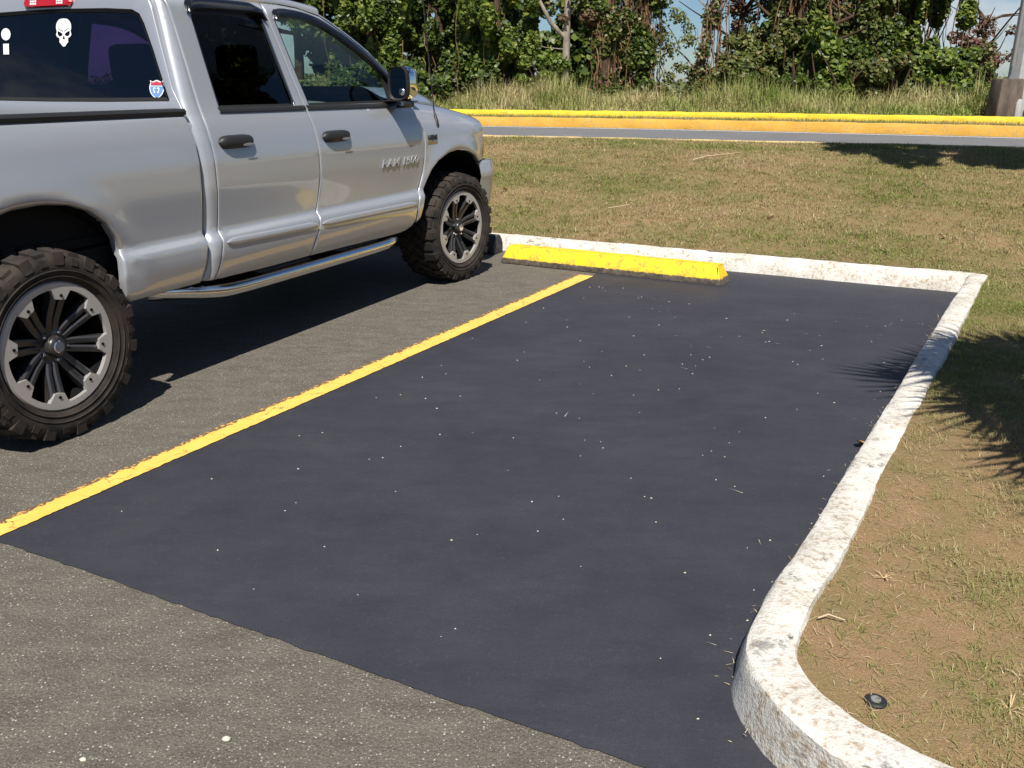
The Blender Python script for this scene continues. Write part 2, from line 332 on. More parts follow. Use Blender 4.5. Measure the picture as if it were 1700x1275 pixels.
def inside(pts, poly):
    x, y = pts[:, 0], pts[:, 1]; r = np.zeros(len(pts), bool); n = len(poly); j = n - 1
    for i in range(n):
        xi, yi = poly[i]; xj, yj = poly[j]
        if yi != yj:
            c = ((yi > y) != (yj > y)) & (x < (xj - xi) * (y - yi) / (yj - yi) + xi); r ^= c
        j = i
    return r
def dist_poly(pts, poly):
    d = np.full(len(pts), 1e9); n = len(poly)
    for i in range(n):
        a, b = poly[i], poly[(i + 1) % n]; ab = b - a; L2 = max(ab @ ab, 1e-12)
        t = np.clip(((pts - a) @ ab) / L2, 0, 1); d = np.minimum(d, np.linalg.norm(pts - (a + t[:, None] * ab), axis=1))
    return d
def fill(outline, holes=(), pts=None):
    """constrained triangulation of an outline with holes and interior points -> verts2d, tris"""
    vs = [tuple(p) for p in outline]; n = len(vs); ed = [(i, (i + 1) % n) for i in range(n)]
    for h in holes:
        o = len(vs); k = len(h); vs += [tuple(p) for p in h]; ed += [(o + i, o + (i + 1) % k) for i in range(k)]
    if pts is not None: vs += [tuple(p) for p in pts]
    r = delaunay_2d_cdt([Vector((float(a), float(b))) for a, b in vs], ed, [], 0, 1e-6)
    V = np.array([tuple(v) for v in r[0]]); T = np.array([f for f in r[2] if len(f) == 3])
    cen = V[T].mean(1); ok = inside(cen, np.array(outline))
    for h in holes: ok &= ~inside(cen, np.array(h))
    return V, T[ok]
def offset_in(poly, e):
    n = len(poly); P = np.array(poly); area = .5 * np.sum(P[:, 0] * np.roll(P[:, 1], -1) - np.roll(P[:, 0], -1) * P[:, 1])
    t = np.roll(P, -1, 0) - np.roll(P, 1, 0); t /= np.maximum(np.linalg.norm(t, axis=1)[:, None], 1e-9)
    nrm = np.stack([-t[:, 1], t[:, 0]], 1) * (1 if area > 0 else -1)
    return P + nrm * e

# ------------------------------------------------------------------ the setting
def sheet(name, x0, y0, x1, y1, z, mat):
    b = MB(); b.add([(x0, y0, z), (x1, y0, z), (x1, y1, z), (x0, y1, z)], [(0, 1, 2, 3)]); return tag(b.build(name, mat), kind='structure')
sheet('ground', -900, -500, 900, 1500, -.35, 'earth')
sheet('parking_lot', -45, -45, 32, 16.5, 0.0, 'asphalt')

# kerb lines (measured on the lot: inner foot of the kerb)
RK = [(3.30, 6.52), (2.65, 5.45), (2.057, 4.469), (1.434, 3.429), (1.145, 2.955), (.865, 2.48), (.727, 2.27), (.640, 2.12), (.572, 1.985), (.545, 1.87),
      (.556, 1.755), (.60, 1.63), (.69, 1.50), (.83, 1.385), (1.02, 1.28), (1.4, 1.08), (2.5, .50), (5, -.82), (9, -2.93), (16, -6.6)]
BKd = np.array([math.cos(R(-27.6)), math.sin(R(-27.6))])
BK0 = np.array([3.25, 6.43])                         # where the back kerb meets the side kerb
BK = [BK0 - BKd * d for d in (22, 15, 10, 6, 4, 3, 2, 1, -.07)]
K1 = [(-32, 24.5), (-16, 23.4), (-8, 21.9), (-3.2, 20.85), (-.6, 20.0), (1.84, 19.15), (4.07, 18.2), (6.5, 17.0), (8.64, 15.85), (12, 13.9), (20, 8.6), (32, 0)]
NK = [(-32, 20.2), (-16, 18.6), (-8, 16.8), (-3.2, 15.45), (-.42, 14.58), (1.34, 13.98), (3.0, 13.35), (4.89, 12.63), (6.52, 11.93), (10, 10.2), (17, 6.0), (30, -2.5)]

def kerb_loft(name, line, sec, mat, step=.06, side=1, jit=.004, closed_end=True, near=None):
    """sweep a section (offset away from the road, z) along a plan line"""
    P = catmull(line, step)
    t = np.gradient(P, axis=0); t /= np.linalg.norm(t, axis=1)[:, None]; nrm = np.stack([t[:, 1], -t[:, 0]], 1) * side
    G = np.zeros((len(P), len(sec), 3))
    ph = rng.uniform(0, 6, 8); s = np.cumsum(np.r_[0, np.linalg.norm(np.diff(P, axis=0), axis=1)])
    for j, (o, z) in enumerate(sec):
        w = jit * (np.sin(s * 5.3 + ph[0] + j) + np.sin(s * 13.1 + ph[1] + 2 * j) * .7 + np.sin(s * 31 + ph[2] + j * 3) * .5 + rng.normal(0, .6, len(s)))
        G[:, j, :2] = P + nrm * (o + w)[:, None]; G[:, j, 2] = z + (w * .5 if 0 < z else 0)
    b = MB(); b.grid(G)
    if closed_end:
        n = len(sec); b.f.append(tuple(range(n))); b.m.append(0); o = (len(P) - 1) * n; b.f.append(tuple(o + i for i in range(n))); b.m.append(0)
    return tag(b.build(name, mat, smooth=32), kind='structure')
sec = [(-.004, -.03), (.003, .015), (.012, .07), (.020, .112), (.025, .124), (.036, .130), (.07, .134), (.122, .134), (.143, .130), (.150, .11), (.152, .0)]
kerb_loft('white_kerb_side', RK, sec, 'white_kerb', side=-1, step=.045, jit=.0022)
secb = [(-.004, -.03), (.010, .03), (.030, .075), (.050, .108), (.075, .126), (.11, .132), (.135, .130), (.150, .11), (.152, .0)]
kerb_loft('white_kerb_back', BK, secb, 'white_kerb', side=-1, jit=.003)
sk = [(-.01, -.1), (0, .02), (.012, .13), (.03, .165), (.06, .175), (.13, .175), (.15, .16), (.152, 0)]
def lift(sec, z): return [(o, zz + z) for o, zz in sec]
kerb_loft('yellow_kerb_lower', K1, lift(sk, .555), 'amber_kerb', side=-1, step=.12, jit=.006)
K2 = catmull(K1, 1.0); t_ = np.gradient(K2, axis=0); t_ /= np.linalg.norm(t_, axis=1)[:, None]; K2 = K2 + np.stack([-t_[:, 1], t_[:, 0]], 1) * 1.0
kerb_loft('yellow_kerb_upper', K2, [(o, .72 + z * .70) for o, z in sk], 'yellow_kerb', side=-1, step=.12, jit=.006)
kerb_loft('road_kerb_near', NK, [(0, .50), (.0, .62), (.02, .655), (.05, .662), (.13, .662), (.15, .64), (.152, .5)], 'cream_kerb', side=1, step=.12, jit=.006)

# road ribbon, its white edge line, grass strip between the two kerbs
def ribbon(name, A, B, z, mat, kind='structure', n=160):
    A = catmull(A, .5); B = catmull(B, .5); ta = np.linspace(0, 1, n)
    ia = lambda P: np.stack([np.interp(ta, np.linspace(0, 1, len(P)), P[:, k]) for k in (0, 1)], 1)
    a, c = ia(A), ia(B); b = MB(); b.grid(np.stack([np.c_[a, np.full(n, z)], np.c_[c, np.full(n, z)]], 1)); return tag(b.build(name, mat), kind=kind)
def off(line, d):
    P = catmull(line, .5); t = np.gradient(P, axis=0); t /= np.linalg.norm(t, axis=1)[:, None]; return P + np.stack([-t[:, 1], t[:, 0]], 1) * d
ribbon('road', NK, off(K1, .02), .55, 'road')
ribbon('road_edge_line', off(K1, -.42), off(K1, -.30), .554, 'road_white')
ribbon('kerb_verge', off(K1, .14), off(K1, 1.02), .722, 'dry_turf')

# terrain heights
bk_n = np.array([-BKd[1], BKd[0]])
NKd = catmull(NK, .5)
def bank_z(p):
    p = np.asarray(p, float); a = (p - BK0) @ bk_n                       # distance behind the back kerb line
    ynk = np.interp(p[:, 0], NKd[:, 0], NKd[:, 1]); b = (ynk - p[:, 1]) * .88
    t = np.clip(a / np.maximum(a + b, .1), 0, 1)
    z = .118 + .535 * (t * t * (3 - 2 * t) * .45 + t * .55) + .06 * np.sin(np.pi * np.clip(t, 0, 1)) * np.exp(-((p[:, 0] - 3.2) / 3.) ** 2)
    w = .012 * (np.sin(p[:, 0] * 2.1 + p[:, 1] * 1.3) + np.sin(p[:, 0] * 4.7 - p[:, 1] * 3.9) * .6 + np.sin(p[:, 1] * 8.3 + p[:, 0] * 6.1) * .4)
    return z + w * np.clip(np.minimum(np.abs(a), np.abs(b)) * 1.5, .25, 1)
rk_out = off(RK, .14); rk_out = rk_out[::1]
bk_out = [BK0 - BKd * d + bk_n * .14 for d in (22, 15, 10, 6, 4, 3, 2, 1, .2)]
nk_pts = off(NK, -.145)
poly_bank = [tuple(p) for p in bk_out] + [tuple(p) for p in rk_out if p[1] < 6.5] + [(30, -6.6)] + [tuple(p) for p in nk_pts[::-1]]
poly_bank = np.array(poly_bank)
gx, gy = np.meshgrid(np.arange(-22, 30, .34), np.arange(-8, 21, .34)); gp = np.stack([gx.ravel(), gy.ravel()], 1) + rng.uniform(-.08, .08, (gx.size, 2))
ok = inside(gp, poly_bank); gp = gp[ok]; gp = gp[dist_poly(gp, poly_bank) > .12]
V2, T2 = fill(resample(poly_bank, .25), (), gp)
b = MB(); b.add(np.c_[V2, bank_z(V2)], T2.tolist()); tag(b.build('grass_bank', 'dry_turf', smooth=60), kind='structure')

# field beyond the road with the tree belt, falling away to the plain
k2o = off(K1, 1.14)
def field_z(p):
    y1 = np.interp(p[:, 0], k2o[:, 0], k2o[:, 1]); d = p[:, 1] - y1
    return .80 - .0 * d - np.clip(d - 6, 0, 40) * .028 + .05 * np.sin(p[:, 0] * .9) * np.clip(d, 0, 1) + .03 * np.sin(p[:, 1] * 1.7 + p[:, 0])
poly_f = np.array([tuple(p) for p in k2o] + [(60, 0), (60, 75), (-60, 75), (-60, 24)])
gx, gy = np.meshgrid(np.arange(-58, 58, 1.3), np.arange(2, 74, 1.3)); gp = np.stack([gx.ravel(), gy.ravel()], 1); gp = gp[inside(gp, poly_f)]; gp = gp[dist_poly(gp, poly_f) > .4]
V2, T2 = fill(resample(poly_f, 1.2), (), gp); b = MB(); b.add(np.c_[V2, field_z(V2)], T2.tolist()); tag(b.build('field', 'field_turf', smooth=60), kind='structure')

# sealed bay: fresh sealer on the old asphalt
L0 = np.array([-1.721, 2.733]); Ld = np.array([.4830, .8756]); Ln = np.array([-.8756, .4830])
front = [(-1.715, 2.705), (-.705, 2.181), (-.227, 1.918), (.296, 1.655), (.95, 1.30)]
fr = resample(front, .03, False); fr = fr + np.array([.46, .88]) * (rng.normal(0, .002, len(fr)) + .003 * np.sin(np.arange(len(fr)) * .13))[:, None]
rk_in = [p for p in catmull(RK, .05) if p[1] < 6.47 and p[1] > 1.22]
rk_in = [np.array(p) + np.array([.03, -.02]) for p in rk_in[::-1]]
back = [BK0 - BKd * d + bk_n * .03 for d in np.arange(.1, 2.75, .05)]
le = resample([L0 + Ld * 4.93, L0], .05, False); le = le + Ln * .02
poly_s = np.array([tuple(p) for p in fr] + [tuple(p) for p in rk_in if p[0] > .5 or True] + [tuple(p) for p in back] + [tuple(p) for p in le])
V2, T2 = fill(poly_s, (), None); b = MB(); b.add(np.c_[V2, np.full(len(V2), .004)], T2.tolist()); tag(b.build('sealed_bay', 'sealcoat'), kind='structure')

# yellow bay line with a ragged left edge
n = 420; s = np.linspace(-.45, 4.88, n); wdt = np.interp(s, [0, 2, 4.9], [.098, .112, .130])
def wob(sc): return (np.sin(s * 23 * sc) + np.sin(s * 57 * sc + 1) + np.sin(s * 131 * sc + 2)) * .0016 + rng.normal(0, .0022, n)
P0 = L0 + Ld * s[:, None] - Ln * (.0 + wob(1))[:, None] * .5; P1 = L0 + Ld * s[:, None] + Ln * (wdt + wob(1.2) * 2.0 - .014)[:, None]
P2 = L0 + Ld * s[:, None] + Ln * (wdt + .014 + wob(.8) * 1.6)[:, None]
line_o = tag(empty('parking_line', (0, 0, 0)), 'worn orange yellow bay line painted between truck and dark sealed bay', 'painted line')
b = MB(); b.grid(np.stack([np.c_[P0, np.full(n, .008)], np.c_[P1, np.full(n, .008)]], 1)); b.build('paint', 'line', line_o)
b = MB(); b.grid(np.stack([np.c_[P1 - Ln * .004, np.full(n, .0045)], np.c_[P2, np.full(n, .0045)]], 1)); b.build('worn_edge', 'fringe', line_o)

# wheel stops
def wheel_stop(name, c, rz, length, depth, h, mat, label, round_top=False):
    b = MB(); hl = length / 2
    if round_top: sec = [(-depth / 2, 0), (-depth / 2, h * .45), (-depth * .40, h * .75), (-depth * .22, h * .95), (0, h), (depth * .22, h * .95), (depth * .40, h * .75), (depth / 2, h * .45), (depth / 2, 0)]
    else: sec = [(-depth / 2, 0), (-depth / 2, .042), (-depth * .47, .052), (-depth * .30, h - .012), (-depth * .24, h), (depth * .24, h), (depth * .30, h - .012), (depth * .47, .052), (depth / 2, .042), (depth / 2, 0)]
    xs = np.r_[-hl, -hl + .012, np.linspace(-hl + .05, hl - .05, 40), hl - .012, hl]
    G = np.zeros((len(xs), len(sec), 3))
    for i, x in enumerate(xs):
        k = .955 if i in (0, len(xs) - 1) else 1
        endt = .055 * np.array([z / h for _, z in sec])
        for j, (y, z) in enumerate(sec):
            xx = x
            if not round_top and abs(x) > hl - .03: xx = x - math.copysign(.05 * (z / h), x)
            G[i, j] = (xx, y * k + rng.normal(0, .0012), z * (k if z > .06 else 1) + (rng.normal(0, .001) if z > 0 else 0))
    b.grid(G); m = len(sec); b.f.append(tuple(range(m))); b.m.append(0); o = (len(xs) - 1) * m; b.f.append(tuple(o + i for i in range(m))); b.m.append(0)
    ob = b.build(name, mat, smooth=35); ob.location = (c[0], c[1], .006); ob.rotation_euler = (0, 0, rz); return tag(ob, label, 'wheel stop')
wheel_stop('wheel_stop', (.785, 7.215), R(-29.2), 1.90, .22, .138, 'stop_paint', 'bright yellow concrete wheel stop at the head of the dark bay')
wheel_stop('wheel_stop', (-.945, 8.455), R(-27.6), 1.86, .17, .165, 'dark_concrete', "dark weathered wheel stop half hidden behind the truck's front tyre", True)

# white edge of grass: small blades of dry mown turf
def blades(pts, z, hmin, hmax, w, lean, name, mat, label, curl=.5, cat='grass'):
    n = len(pts); h = rng.uniform(hmin, hmax, n); a = rng.uniform(0, 2 * math.pi, n); ln = np.clip(rng.normal(lean, .33, n), .15, 1.42)
    d = np.stack([np.cos(a), np.sin(a)], 1); side = np.stack([-d[:, 1], d[:, 0]], 1) * (w * rng.uniform(.6, 1.3, n))[:, None]
    base = np.c_[pts, z + .001]
    def pt(f, k):   # fraction up the blade, half width factor
        p = base.copy(); p[:, :2] += d * (h * np.sin(np.minimum(ln * (1 + .12 * f), 1.52)) * f)[:, None]; p[:, 2] += h * np.cos(np.minimum(ln * (1 + .12 * f), 1.52)) * f
        return p
    b0 = base; m_ = pt(.55, 1); t_ = pt(1, 0); s3 = np.c_[side, np.zeros(n)]
    quad = np.stack([b0 - s3, b0 + s3, m_ + s3 * .8, m_ + s3 * .8, m_ - s3 * .8, b0 - s3], 1)
    V = np.stack([b0 - s3, b0 + s3, m_ + s3 * .75, t_, m_ - s3 * .75], 1).reshape(-1, 3)
    o = fast_mesh(name, V, 5, mat); return tag(o, label, None, None, 'stuff')
def scatter(poly, n, box):
    P = np.stack([rng.uniform(box[0], box[1], n), rng.uniform(box[2], box[3], n)], 1); return P[inside(P, poly)]
def clumpy(P, sc, keep):   # thin the points by a cheap noise so bare soil shows
    v = np.sin(P[:, 0] * 3.1 * sc + 1.3 * np.sin(P[:, 1] * 2.3 * sc)) + np.sin(P[:, 1] * 4.3 * sc + 1.7 * np.sin(P[:, 0] * 1.9 * sc)) + .8 * np.sin((P[:, 0] + P[:, 1]) * 7.7 * sc)
    return P[rng.uniform(-2.6, 2.6, len(P)) + keep < v + 1.0 + keep * .0]
def tufts(C, per, spread):
    return np.repeat(C, per, 0) + rng.normal(0, 1, (len(C) * per, 2)) * spread
P = scatter(poly_bank, 70000, (-3.5, 10, 6, 15)); P = P[(P[:, 0] < P[:, 1] * .62 + .4)]; P = tufts(clumpy(P, 1, -.6), 10, .03); P = P[inside(P, poly_bank)]
blades(P, bank_z(P), .015, .050, .0022, .95, 'bank_turf', 'turf_blade', 'dry patchy mown turf on the bank between kerb and road')
P = scatter(poly_bank, 130000, (.5, 4.6, 1.0, 6.6)); P = P[P[:, 0] < P[:, 1] * .62 + .6]
dens = np.clip((P[:, 0] - (P[:, 1] - 1.2) * .56 - .55) * 1.5, .10, 1) + np.clip((P[:, 1] - 3) * .35, 0, .7); P = P[rng.uniform(0, 1, len(P)) < dens]; P = tufts(clumpy(P, 2.2, -.3), 9, .014); P = P[inside(P, poly_bank)]
blades(P, bank_z(P), .010, .036, .0009, 1.0, 'island_turf', 'turf_blade', 'thin dry turf over bare soil beside the side kerb')
P = scatter(poly_bank, 26000, (.5, 4.6, 1.0, 6.6)); P = P[P[:, 0] < P[:, 1] * .62 + .6]
blades(P, bank_z(P) + .002, .006, .042, .0007, 1.36, 'straw_litter', 'straw_litter', 'straw bits and dead clippings littering the soil beside the kerb')
P = scatter(poly_bank, 30000, (-3.5, 10, 6, 15)); P = P[(P[:, 0] < P[:, 1] * .62 + .4)]
blades(P, bank_z(P) + .003, .02, .07, .002, 1.36, 'straw_litter', 'straw_litter', 'straw bits and dead clippings littering the grass bank')
P = scatter(np.array([tuple(p) for p in off(K1, .16)] + [tuple(p) for p in off(K1, .99)[::-1]]), 160000, (-3, 14, 12, 22))
blades(P, np.full(len(P), .722), .03, .085, .003, .6, 'verge_turf', 'turf_blade', 'thin strip of grass growing between the two yellow kerbs')

# dead clippings blown against the foot of the side kerb
kp = [p for p in catmull(RK, .02) if 1.5 < p[1] < 6.3]; P = np.array(kp)[rng.integers(0, len(kp), 420)] + rng.normal(0, 1, (420, 2)) * .012 + np.array([-.86, .5]) * np.abs(rng.normal(.0, .022, (420, 1)))
P = P[rng.uniform(0, 1, len(P)) < .18 + .35 * (np.sin(P[:, 1] * 3.7) > .1)]
blades(P, np.full(len(P), .007), .006, .03, .0011, 1.3, 'kerb_litter', 'straw_litter', 'dead clippings blown against the foot of the side kerb')
# tall unmown grass in front of the trees
P = np.stack([rng.uniform(-5, 13, 75000), rng.uniform(0, 1, 75000) ** 1.3 * 3.5], 1); y1 = np.interp(P[:, 0], k2o[:, 0], k2o[:, 1]); P[:, 1] += y1 + .12
dd = P[:, 1] - y1; hh = np.clip(dd * .6 + .08, .16, .85) * (1 + .35 * np.sin(P[:, 0] * 1.3 + 1) + .25 * np.sin(P[:, 0] * 3.7 + P[:, 1]))
cl = np.sin(P[:, 0] * 2.6) + np.sin(P[:, 1] * 3.1 + P[:, 0]) + rng.normal(0, .8, len(P)); ok = (cl > -1.0) & ~((P[:, 0] > 8.5) & (P[:, 0] < 10.6) & (P[:, 1] < 17.8)); P = P[ok]; hh = hh[ok]
def tall(P, hh, name, mat, label, w=.006):
    n = len(P); a = rng.uniform(0, 2 * math.pi, n); h = hh * rng.uniform(.35, 1.0, n) * .85; ln = np.abs(rng.normal(.5, .32, n)); d = np.stack([np.cos(a), np.sin(a)], 1)
    s3 = np.c_[np.stack([-d[:, 1], d[:, 0]], 1) * w, np.zeros(n)]; base = np.c_[P, field_z(P) - .02]
    def pt(f): q = base.copy(); q[:, :2] += d * (h * f * np.sin(np.minimum(ln * (.5 + 1.3 * f * f), 1.9)))[:, None]; q[:, 2] += h * f * np.cos(np.minimum(ln * (.5 + 1.3 * f * f), 1.9)); return q
    m1, tp = pt(.6), pt(1.0)
    return tag(fast_mesh(name, np.stack([base - s3, base + s3, m1 + s3 * .8, tp, m1 - s3 * .8], 1).reshape(-1, 3), 5, mat), label, None, None, 'stuff')
tall(P, hh, 'tall_grass', 'tall_blade', 'tall unmown green and straw grass along the tree line')

# ------------------------------------------------------------------ the pickup truck
# truck coordinates: s forward from the rear axle, l sideways (0 = outer wheel face, negative inward, centre line -1), z up
TYAW = .43472; TD = Vector((math.sin(TYAW), math.cos(TYAW), 0)); TR = Vector((TD.y, -TD.x, 0))
truck = empty('pickup_truck', Vector((-1.8894, 3.6427, 0)) + TD * 1.785 - TR * 1.0, math.atan2(TD.y, TD.x))
tag(truck, 'silver four door pickup truck with big mud tyres and tinted windows', 'pickup truck')
def tp(s, l, z, sd=1): return (s - 1.785, -(l + 1.0) * sd, z)
_pz = np.array([.40, .46, .52, .62, .685, .705, .722, .735, .80, .95, 1.08, 1.18, 1.25, 1.30, 1.36, 1.82, 1.90, 1.95])
_pl = np.array([-.10, -.055, -.032, -.012, -.012, -.018, -.040, -.050, -.046, -.031, -.033, -.050, -.073, -.098, -.122, -.273, -.335, -.42])
_tz = np.linspace(.36, 2.0, 1641); _tl = np.interp(_tz, _pz, _pl); _k = np.exp(-.5 * (np.arange(-24, 25) / 4.5) ** 2); _k /= _k.sum()
_tl = np.convolve(np.pad(_tl, 24, 'edge'), _k, 'valid')
def prof(z): return np.interp(z, _tz, _tl)
def side_l(s, z):
    s = np.asarray(s, float); z = np.asarray(z, float); l = prof(z)
    for cs, cz, am in ((.0, .47, .012), (3.58, .45, .022)):
        r = np.hypot(s - cs, (z - cz) * 1.0); l = l + am * np.exp(-((r - .55) / .07) ** 2) * np.clip((z - .62) * 6, 0, 1)
        q_ = np.clip((.555 - r) / .045, 0, 1); l = l - .014 * q_ * q_ * np.clip((z - .55) * 8, 0, 1)
    return l - .045 * np.clip((s - 3.60) / .55, 0, 2) ** 2.5
def side_map(s, q): return np.stack([s, side_l(s, q), q], 1)
_zs = [3.0, 3.07, 3.3, 3.7, 4.0, 4.26, 4.4]; _zt = [1.35, 1.345, 1.322, 1.280, 1.236, 1.190, 1.15]
def fend_map(s, q):
    th = np.clip((q - 1.08) / .40, 0, 1) * math.pi / 2; zt = np.interp(s, _zs, _zt)
    z = np.where(q > 1.08, 1.08 + (zt - 1.08) * np.sin(th), q); l0 = side_l(s, np.minimum(q, 1.08))
    return np.stack([s, l0 - .27 * (1 - np.cos(th)), z], 1)
ROWS = np.r_[np.arange(.44, .66, .03), .668, .68, .69, .70, .71, .72, .73, .74, .755, np.arange(.78, 1.95, .032)]
def panel(name, outline, parent, mp, sd=1, mat='silver', holes=(), depth=.022, step=.035, rows=ROWS, roll=.005, smooth=38, normal=None):
    """sheet-metal panel: outline in panel space, rolled edge, flange turned inward"""
    oL = resample(outline, .022); hL = [resample(h, .022) for h in holes]
    RG = (roll * .55, roll * 1.5, .019, .032) if rows is not None else (roll * .55, roll * 1.5); extra = [offset_in(oL, e) for e in RG] + [offset_in(h, -e) for h in hL for e in RG[:2]]; mg = .044 if rows is not None else .016
    x0, y0 = oL.min(0); x1, y1 = oL.max(0); xs = np.arange(x0, x1, step); ys = rows if rows is not None else np.arange(y0, y1, step)
    g = np.array([(x, y) for x in xs for y in ys if y0 < y < y1])
    d = dist_poly(g, oL); ok = inside(g, oL) & (d > mg)
    for h in hL: ok &= ~inside(g, h) & (dist_poly(g, h) > .016)
    ex = np.concatenate(extra); dE = np.concatenate([np.full(len(q), e) for q, e in zip(extra, list(RG) + [0] * 99)]); okx = inside(ex, oL) & (dist_poly(ex, oL) > dE * .93)
    for h in hL: okx &= ~inside(ex, h)
    V, T = fill(oL, hL, np.concatenate([g[ok], ex[okx]]))
    dm = dist_poly(V, oL)
    for h in hL: dm = np.minimum(dm, dist_poly(V, h))
    drop = np.where(dm < 1e-4, roll, np.where(dm < roll, roll * .25, 0))
    P = mp(V[:, 0], V[:, 1])
    if normal is None: P[:, 1] -= drop
    else: P += np.array(normal) * -drop[:, None]
    b = MB(); b.add([tp(*p, sd) for p in P], [tuple(t) if sd > 0 else tuple(t[::-1]) for t in T.tolist()])
    for loop in [oL] + hL:      # flange
        A = mp(loop[:, 0], loop[:, 1]); B = A.copy()
        if normal is None: A[:, 1] -= roll; B[:, 1] -= depth
        else: A -= np.array(normal) * roll; B -= np.array(normal) * depth
        b.grid(np.stack([[tp(*p, sd) for p in A], [tp(*p, sd) for p in B]], 1), close_u=True)
    me_o = b.build(name, mat, parent)
    bm = bmesh.new(); bm.from_mesh(me_o.data); bmesh.ops.remove_doubles(bm, verts=bm.verts[:], dist=1e-5); bmesh.ops.recalc_face_normals(bm, faces=bm.faces[:]); bm.to_mesh(me_o.data); bm.free()
    me_o.data.shade_smooth(); me_o.data.set_sharp_from_angle(angle=R(smooth)); return me_o
def sheet_on(name, outline, parent, mp, sd, mat, inset, step=.05, thick=0, rows=None):
    oL = resample(outline, .03); x0, y0 = oL.min(0); x1, y1 = oL.max(0)
    g = np.array([(x, y) for x in np.arange(x0, x1, step) for y in np.arange(y0, y1, step)]); g = g[inside(g, oL)]; g = g[dist_poly(g, oL) > .02]
    V, T = fill(oL, (), g); P = mp(V[:, 0], V[:, 1]); P[:, 1] -= inset
    b = MB(); b.add([tp(*p, sd) for p in P], T.tolist())
    if thick:
        Q = P.copy(); Q[:, 1] -= thick; b.add([tp(*p, sd) for p in Q], T.tolist()); A = mp(oL[:, 0], oL[:, 1]); A[:, 1] -= inset; B = A.copy(); B[:, 1] -= thick
        b.grid(np.stack([[tp(*p, sd) for p in A], [tp(*p, sd) for p in B]], 1), close_u=True)
    return b.build(name, mat, parent, smooth=40)
def ribbon_on(name, pts, hw, parent, mp, sd, mat, outw, taper=False, step=.03, bulge=None):
    """raised moulding following points on the side"""
    P = catmull(pts, step); n = len(P); t = np.gradient(P, axis=0); t /= np.linalg.norm(t, axis=1)[:, None]; nr = np.stack([-t[:, 1], t[:, 0]], 1)
    k = np.linspace(0, 1, n); w = np.full(n, hw) * (np.clip(np.minimum(k * 9, (1 - k) * 9), 0, 1) ** .5 if taper else 1)
    cols = []
    for f, o in ((-1, 0), (-.97, .5), (-.7, .92), (0, 1), (.7, .92), (.97, .5), (1, 0)):
        q = P + nr * (w * f)[:, None]; X = mp(q[:, 0], q[:, 1]); X[:, 1] += outw * o - .001; cols.append([tp(*p, sd) for p in X])
    b = MB(); b.grid(np.stack(cols, 1)); return b.build(name, mat, parent, smooth=60)

DOORGAP = [(1.840, 1.868), (1.836, 1.80), (1.846, 1.70), (1.905, 1.31), (1.916, 1.20), (1.920, 1.06), (1.915, .92), (1.893, .80), (1.862, .70), (1.845, .64), (1.815, .57), (1.784, .487)]
RGAP = [(1.095, 1.868), (1.098, 1.80), (1.096, 1.70), (1.075, 1.34), (1.066, 1.22), (1.063, 1.06), (1.060, .92), (1.056, .80), (1.046, .715), (1.030, .64), (1.010, .56), (.985, .497)]
FGAP = [(2.78, .474), (2.86, .482), (2.93, .505), (2.962, .55), (2.972, .64), (2.990, .69), (3.028, .735), (3.085, .85), (3.112, .958), (3.124, 1.06), (3.122, 1.126), (3.092, 1.19), (3.078, 1.25), (3.072, 1.345)]
DTOP = [(3.066, 1.368), (2.98, 1.437), (2.88, 1.518), (2.75, 1.618), (2.60, 1.702), (2.46, 1.768), (2.33, 1.824), (2.15, 1.858), (1.98, 1.868)]
shift = lambda P, d: [(a + d, b) for a, b in P]
FDOOR = shift(DOORGAP, .004) + FGAP + DTOP
RDOOR = shift(RGAP, .004) + [(1.4, .487)] + shift(DOORGAP[::-1], -.004) + [(1.5, 1.872)]
FWIN = [(1.955, 1.322), (2.35, 1.322), (2.78, 1.322), (2.90, 1.335), (2.94, 1.36), (2.86, 1.462), (2.73, 1.565), (2.58, 1.652), (2.44, 1.718), (2.30, 1.772), (2.15, 1.803), (1.95, 1.812), (1.90, 1.806), (1.893, 1.77), (1.905, 1.66), (1.935, 1.45)]
RWIN = [(1.215, 1.325), (1.50, 1.324), (1.815, 1.322), (1.830, 1.36), (1.805, 1.55), (1.790, 1.74), (1.786, 1.80), (1.76, 1.822), (1.50, 1.824), (1.30, 1.818), (1.25, 1.80), (1.236, 1.74), (1.225, 1.55)]
BEDGAP = [(.962, 1.303), (.966, 1.20), (.962, 1.06), (.955, .92), (.953, .80), (.945, .715), (.928, .64), (.912, .56), (.888, .500)]
RARCH = [(.440, .497), (.412, .52), (.405, .60), (.418, .70), (.424, .74), (.408, .79), (.355, .868), (.275, .930), (.18, .966), (.06, .980), (-.08, .974), (-.20, .945), (-.30, .895), (-.38, .82), (-.425, .74), (-.43, .66), (-.43, .497)]
BED = [(.962, 1.303)] + [(.965 - i * .27, 1.303) for i in range(1, 8)] + [(-1.18, 1.303), (-1.20, 1.0), (-1.20, .70), (-1.18, .52)] + RARCH[::-1] + BEDGAP[::-1][:-1]
FARCH = [(2.984, .52), (3.03, .545), (3.052, .62), (3.068, .70), (3.125, .79), (3.19, .862), (3.28, .918), (3.42, .958), (3.58, .972), (3.74, .958), (3.87, .918), (3.955, .866)]
FEND = FARCH + [(4.06, .866), (4.075, .95), (4.085, 1.05), (4.10, 1.14), (4.16, 1.28), (4.25, 1.40), (4.30, 1.48), (3.90, 1.48), (3.50, 1.48), (3.16, 1.48), (3.10, 1.42), (3.084, 1.345), (3.090, 1.25), (3.104, 1.19), (3.134, 1.126), (3.136, 1.06), (3.124, .958), (3.097, .85), (3.040, .735), (3.002, .69), (2.984, .64)]
SRz = [.4, 1.31, 1.36, 1.78, 1.95]; SRs = [.985, .985, .990, 1.058, 1.095]
def sr(z): return np.interp(z, SRz, SRs)
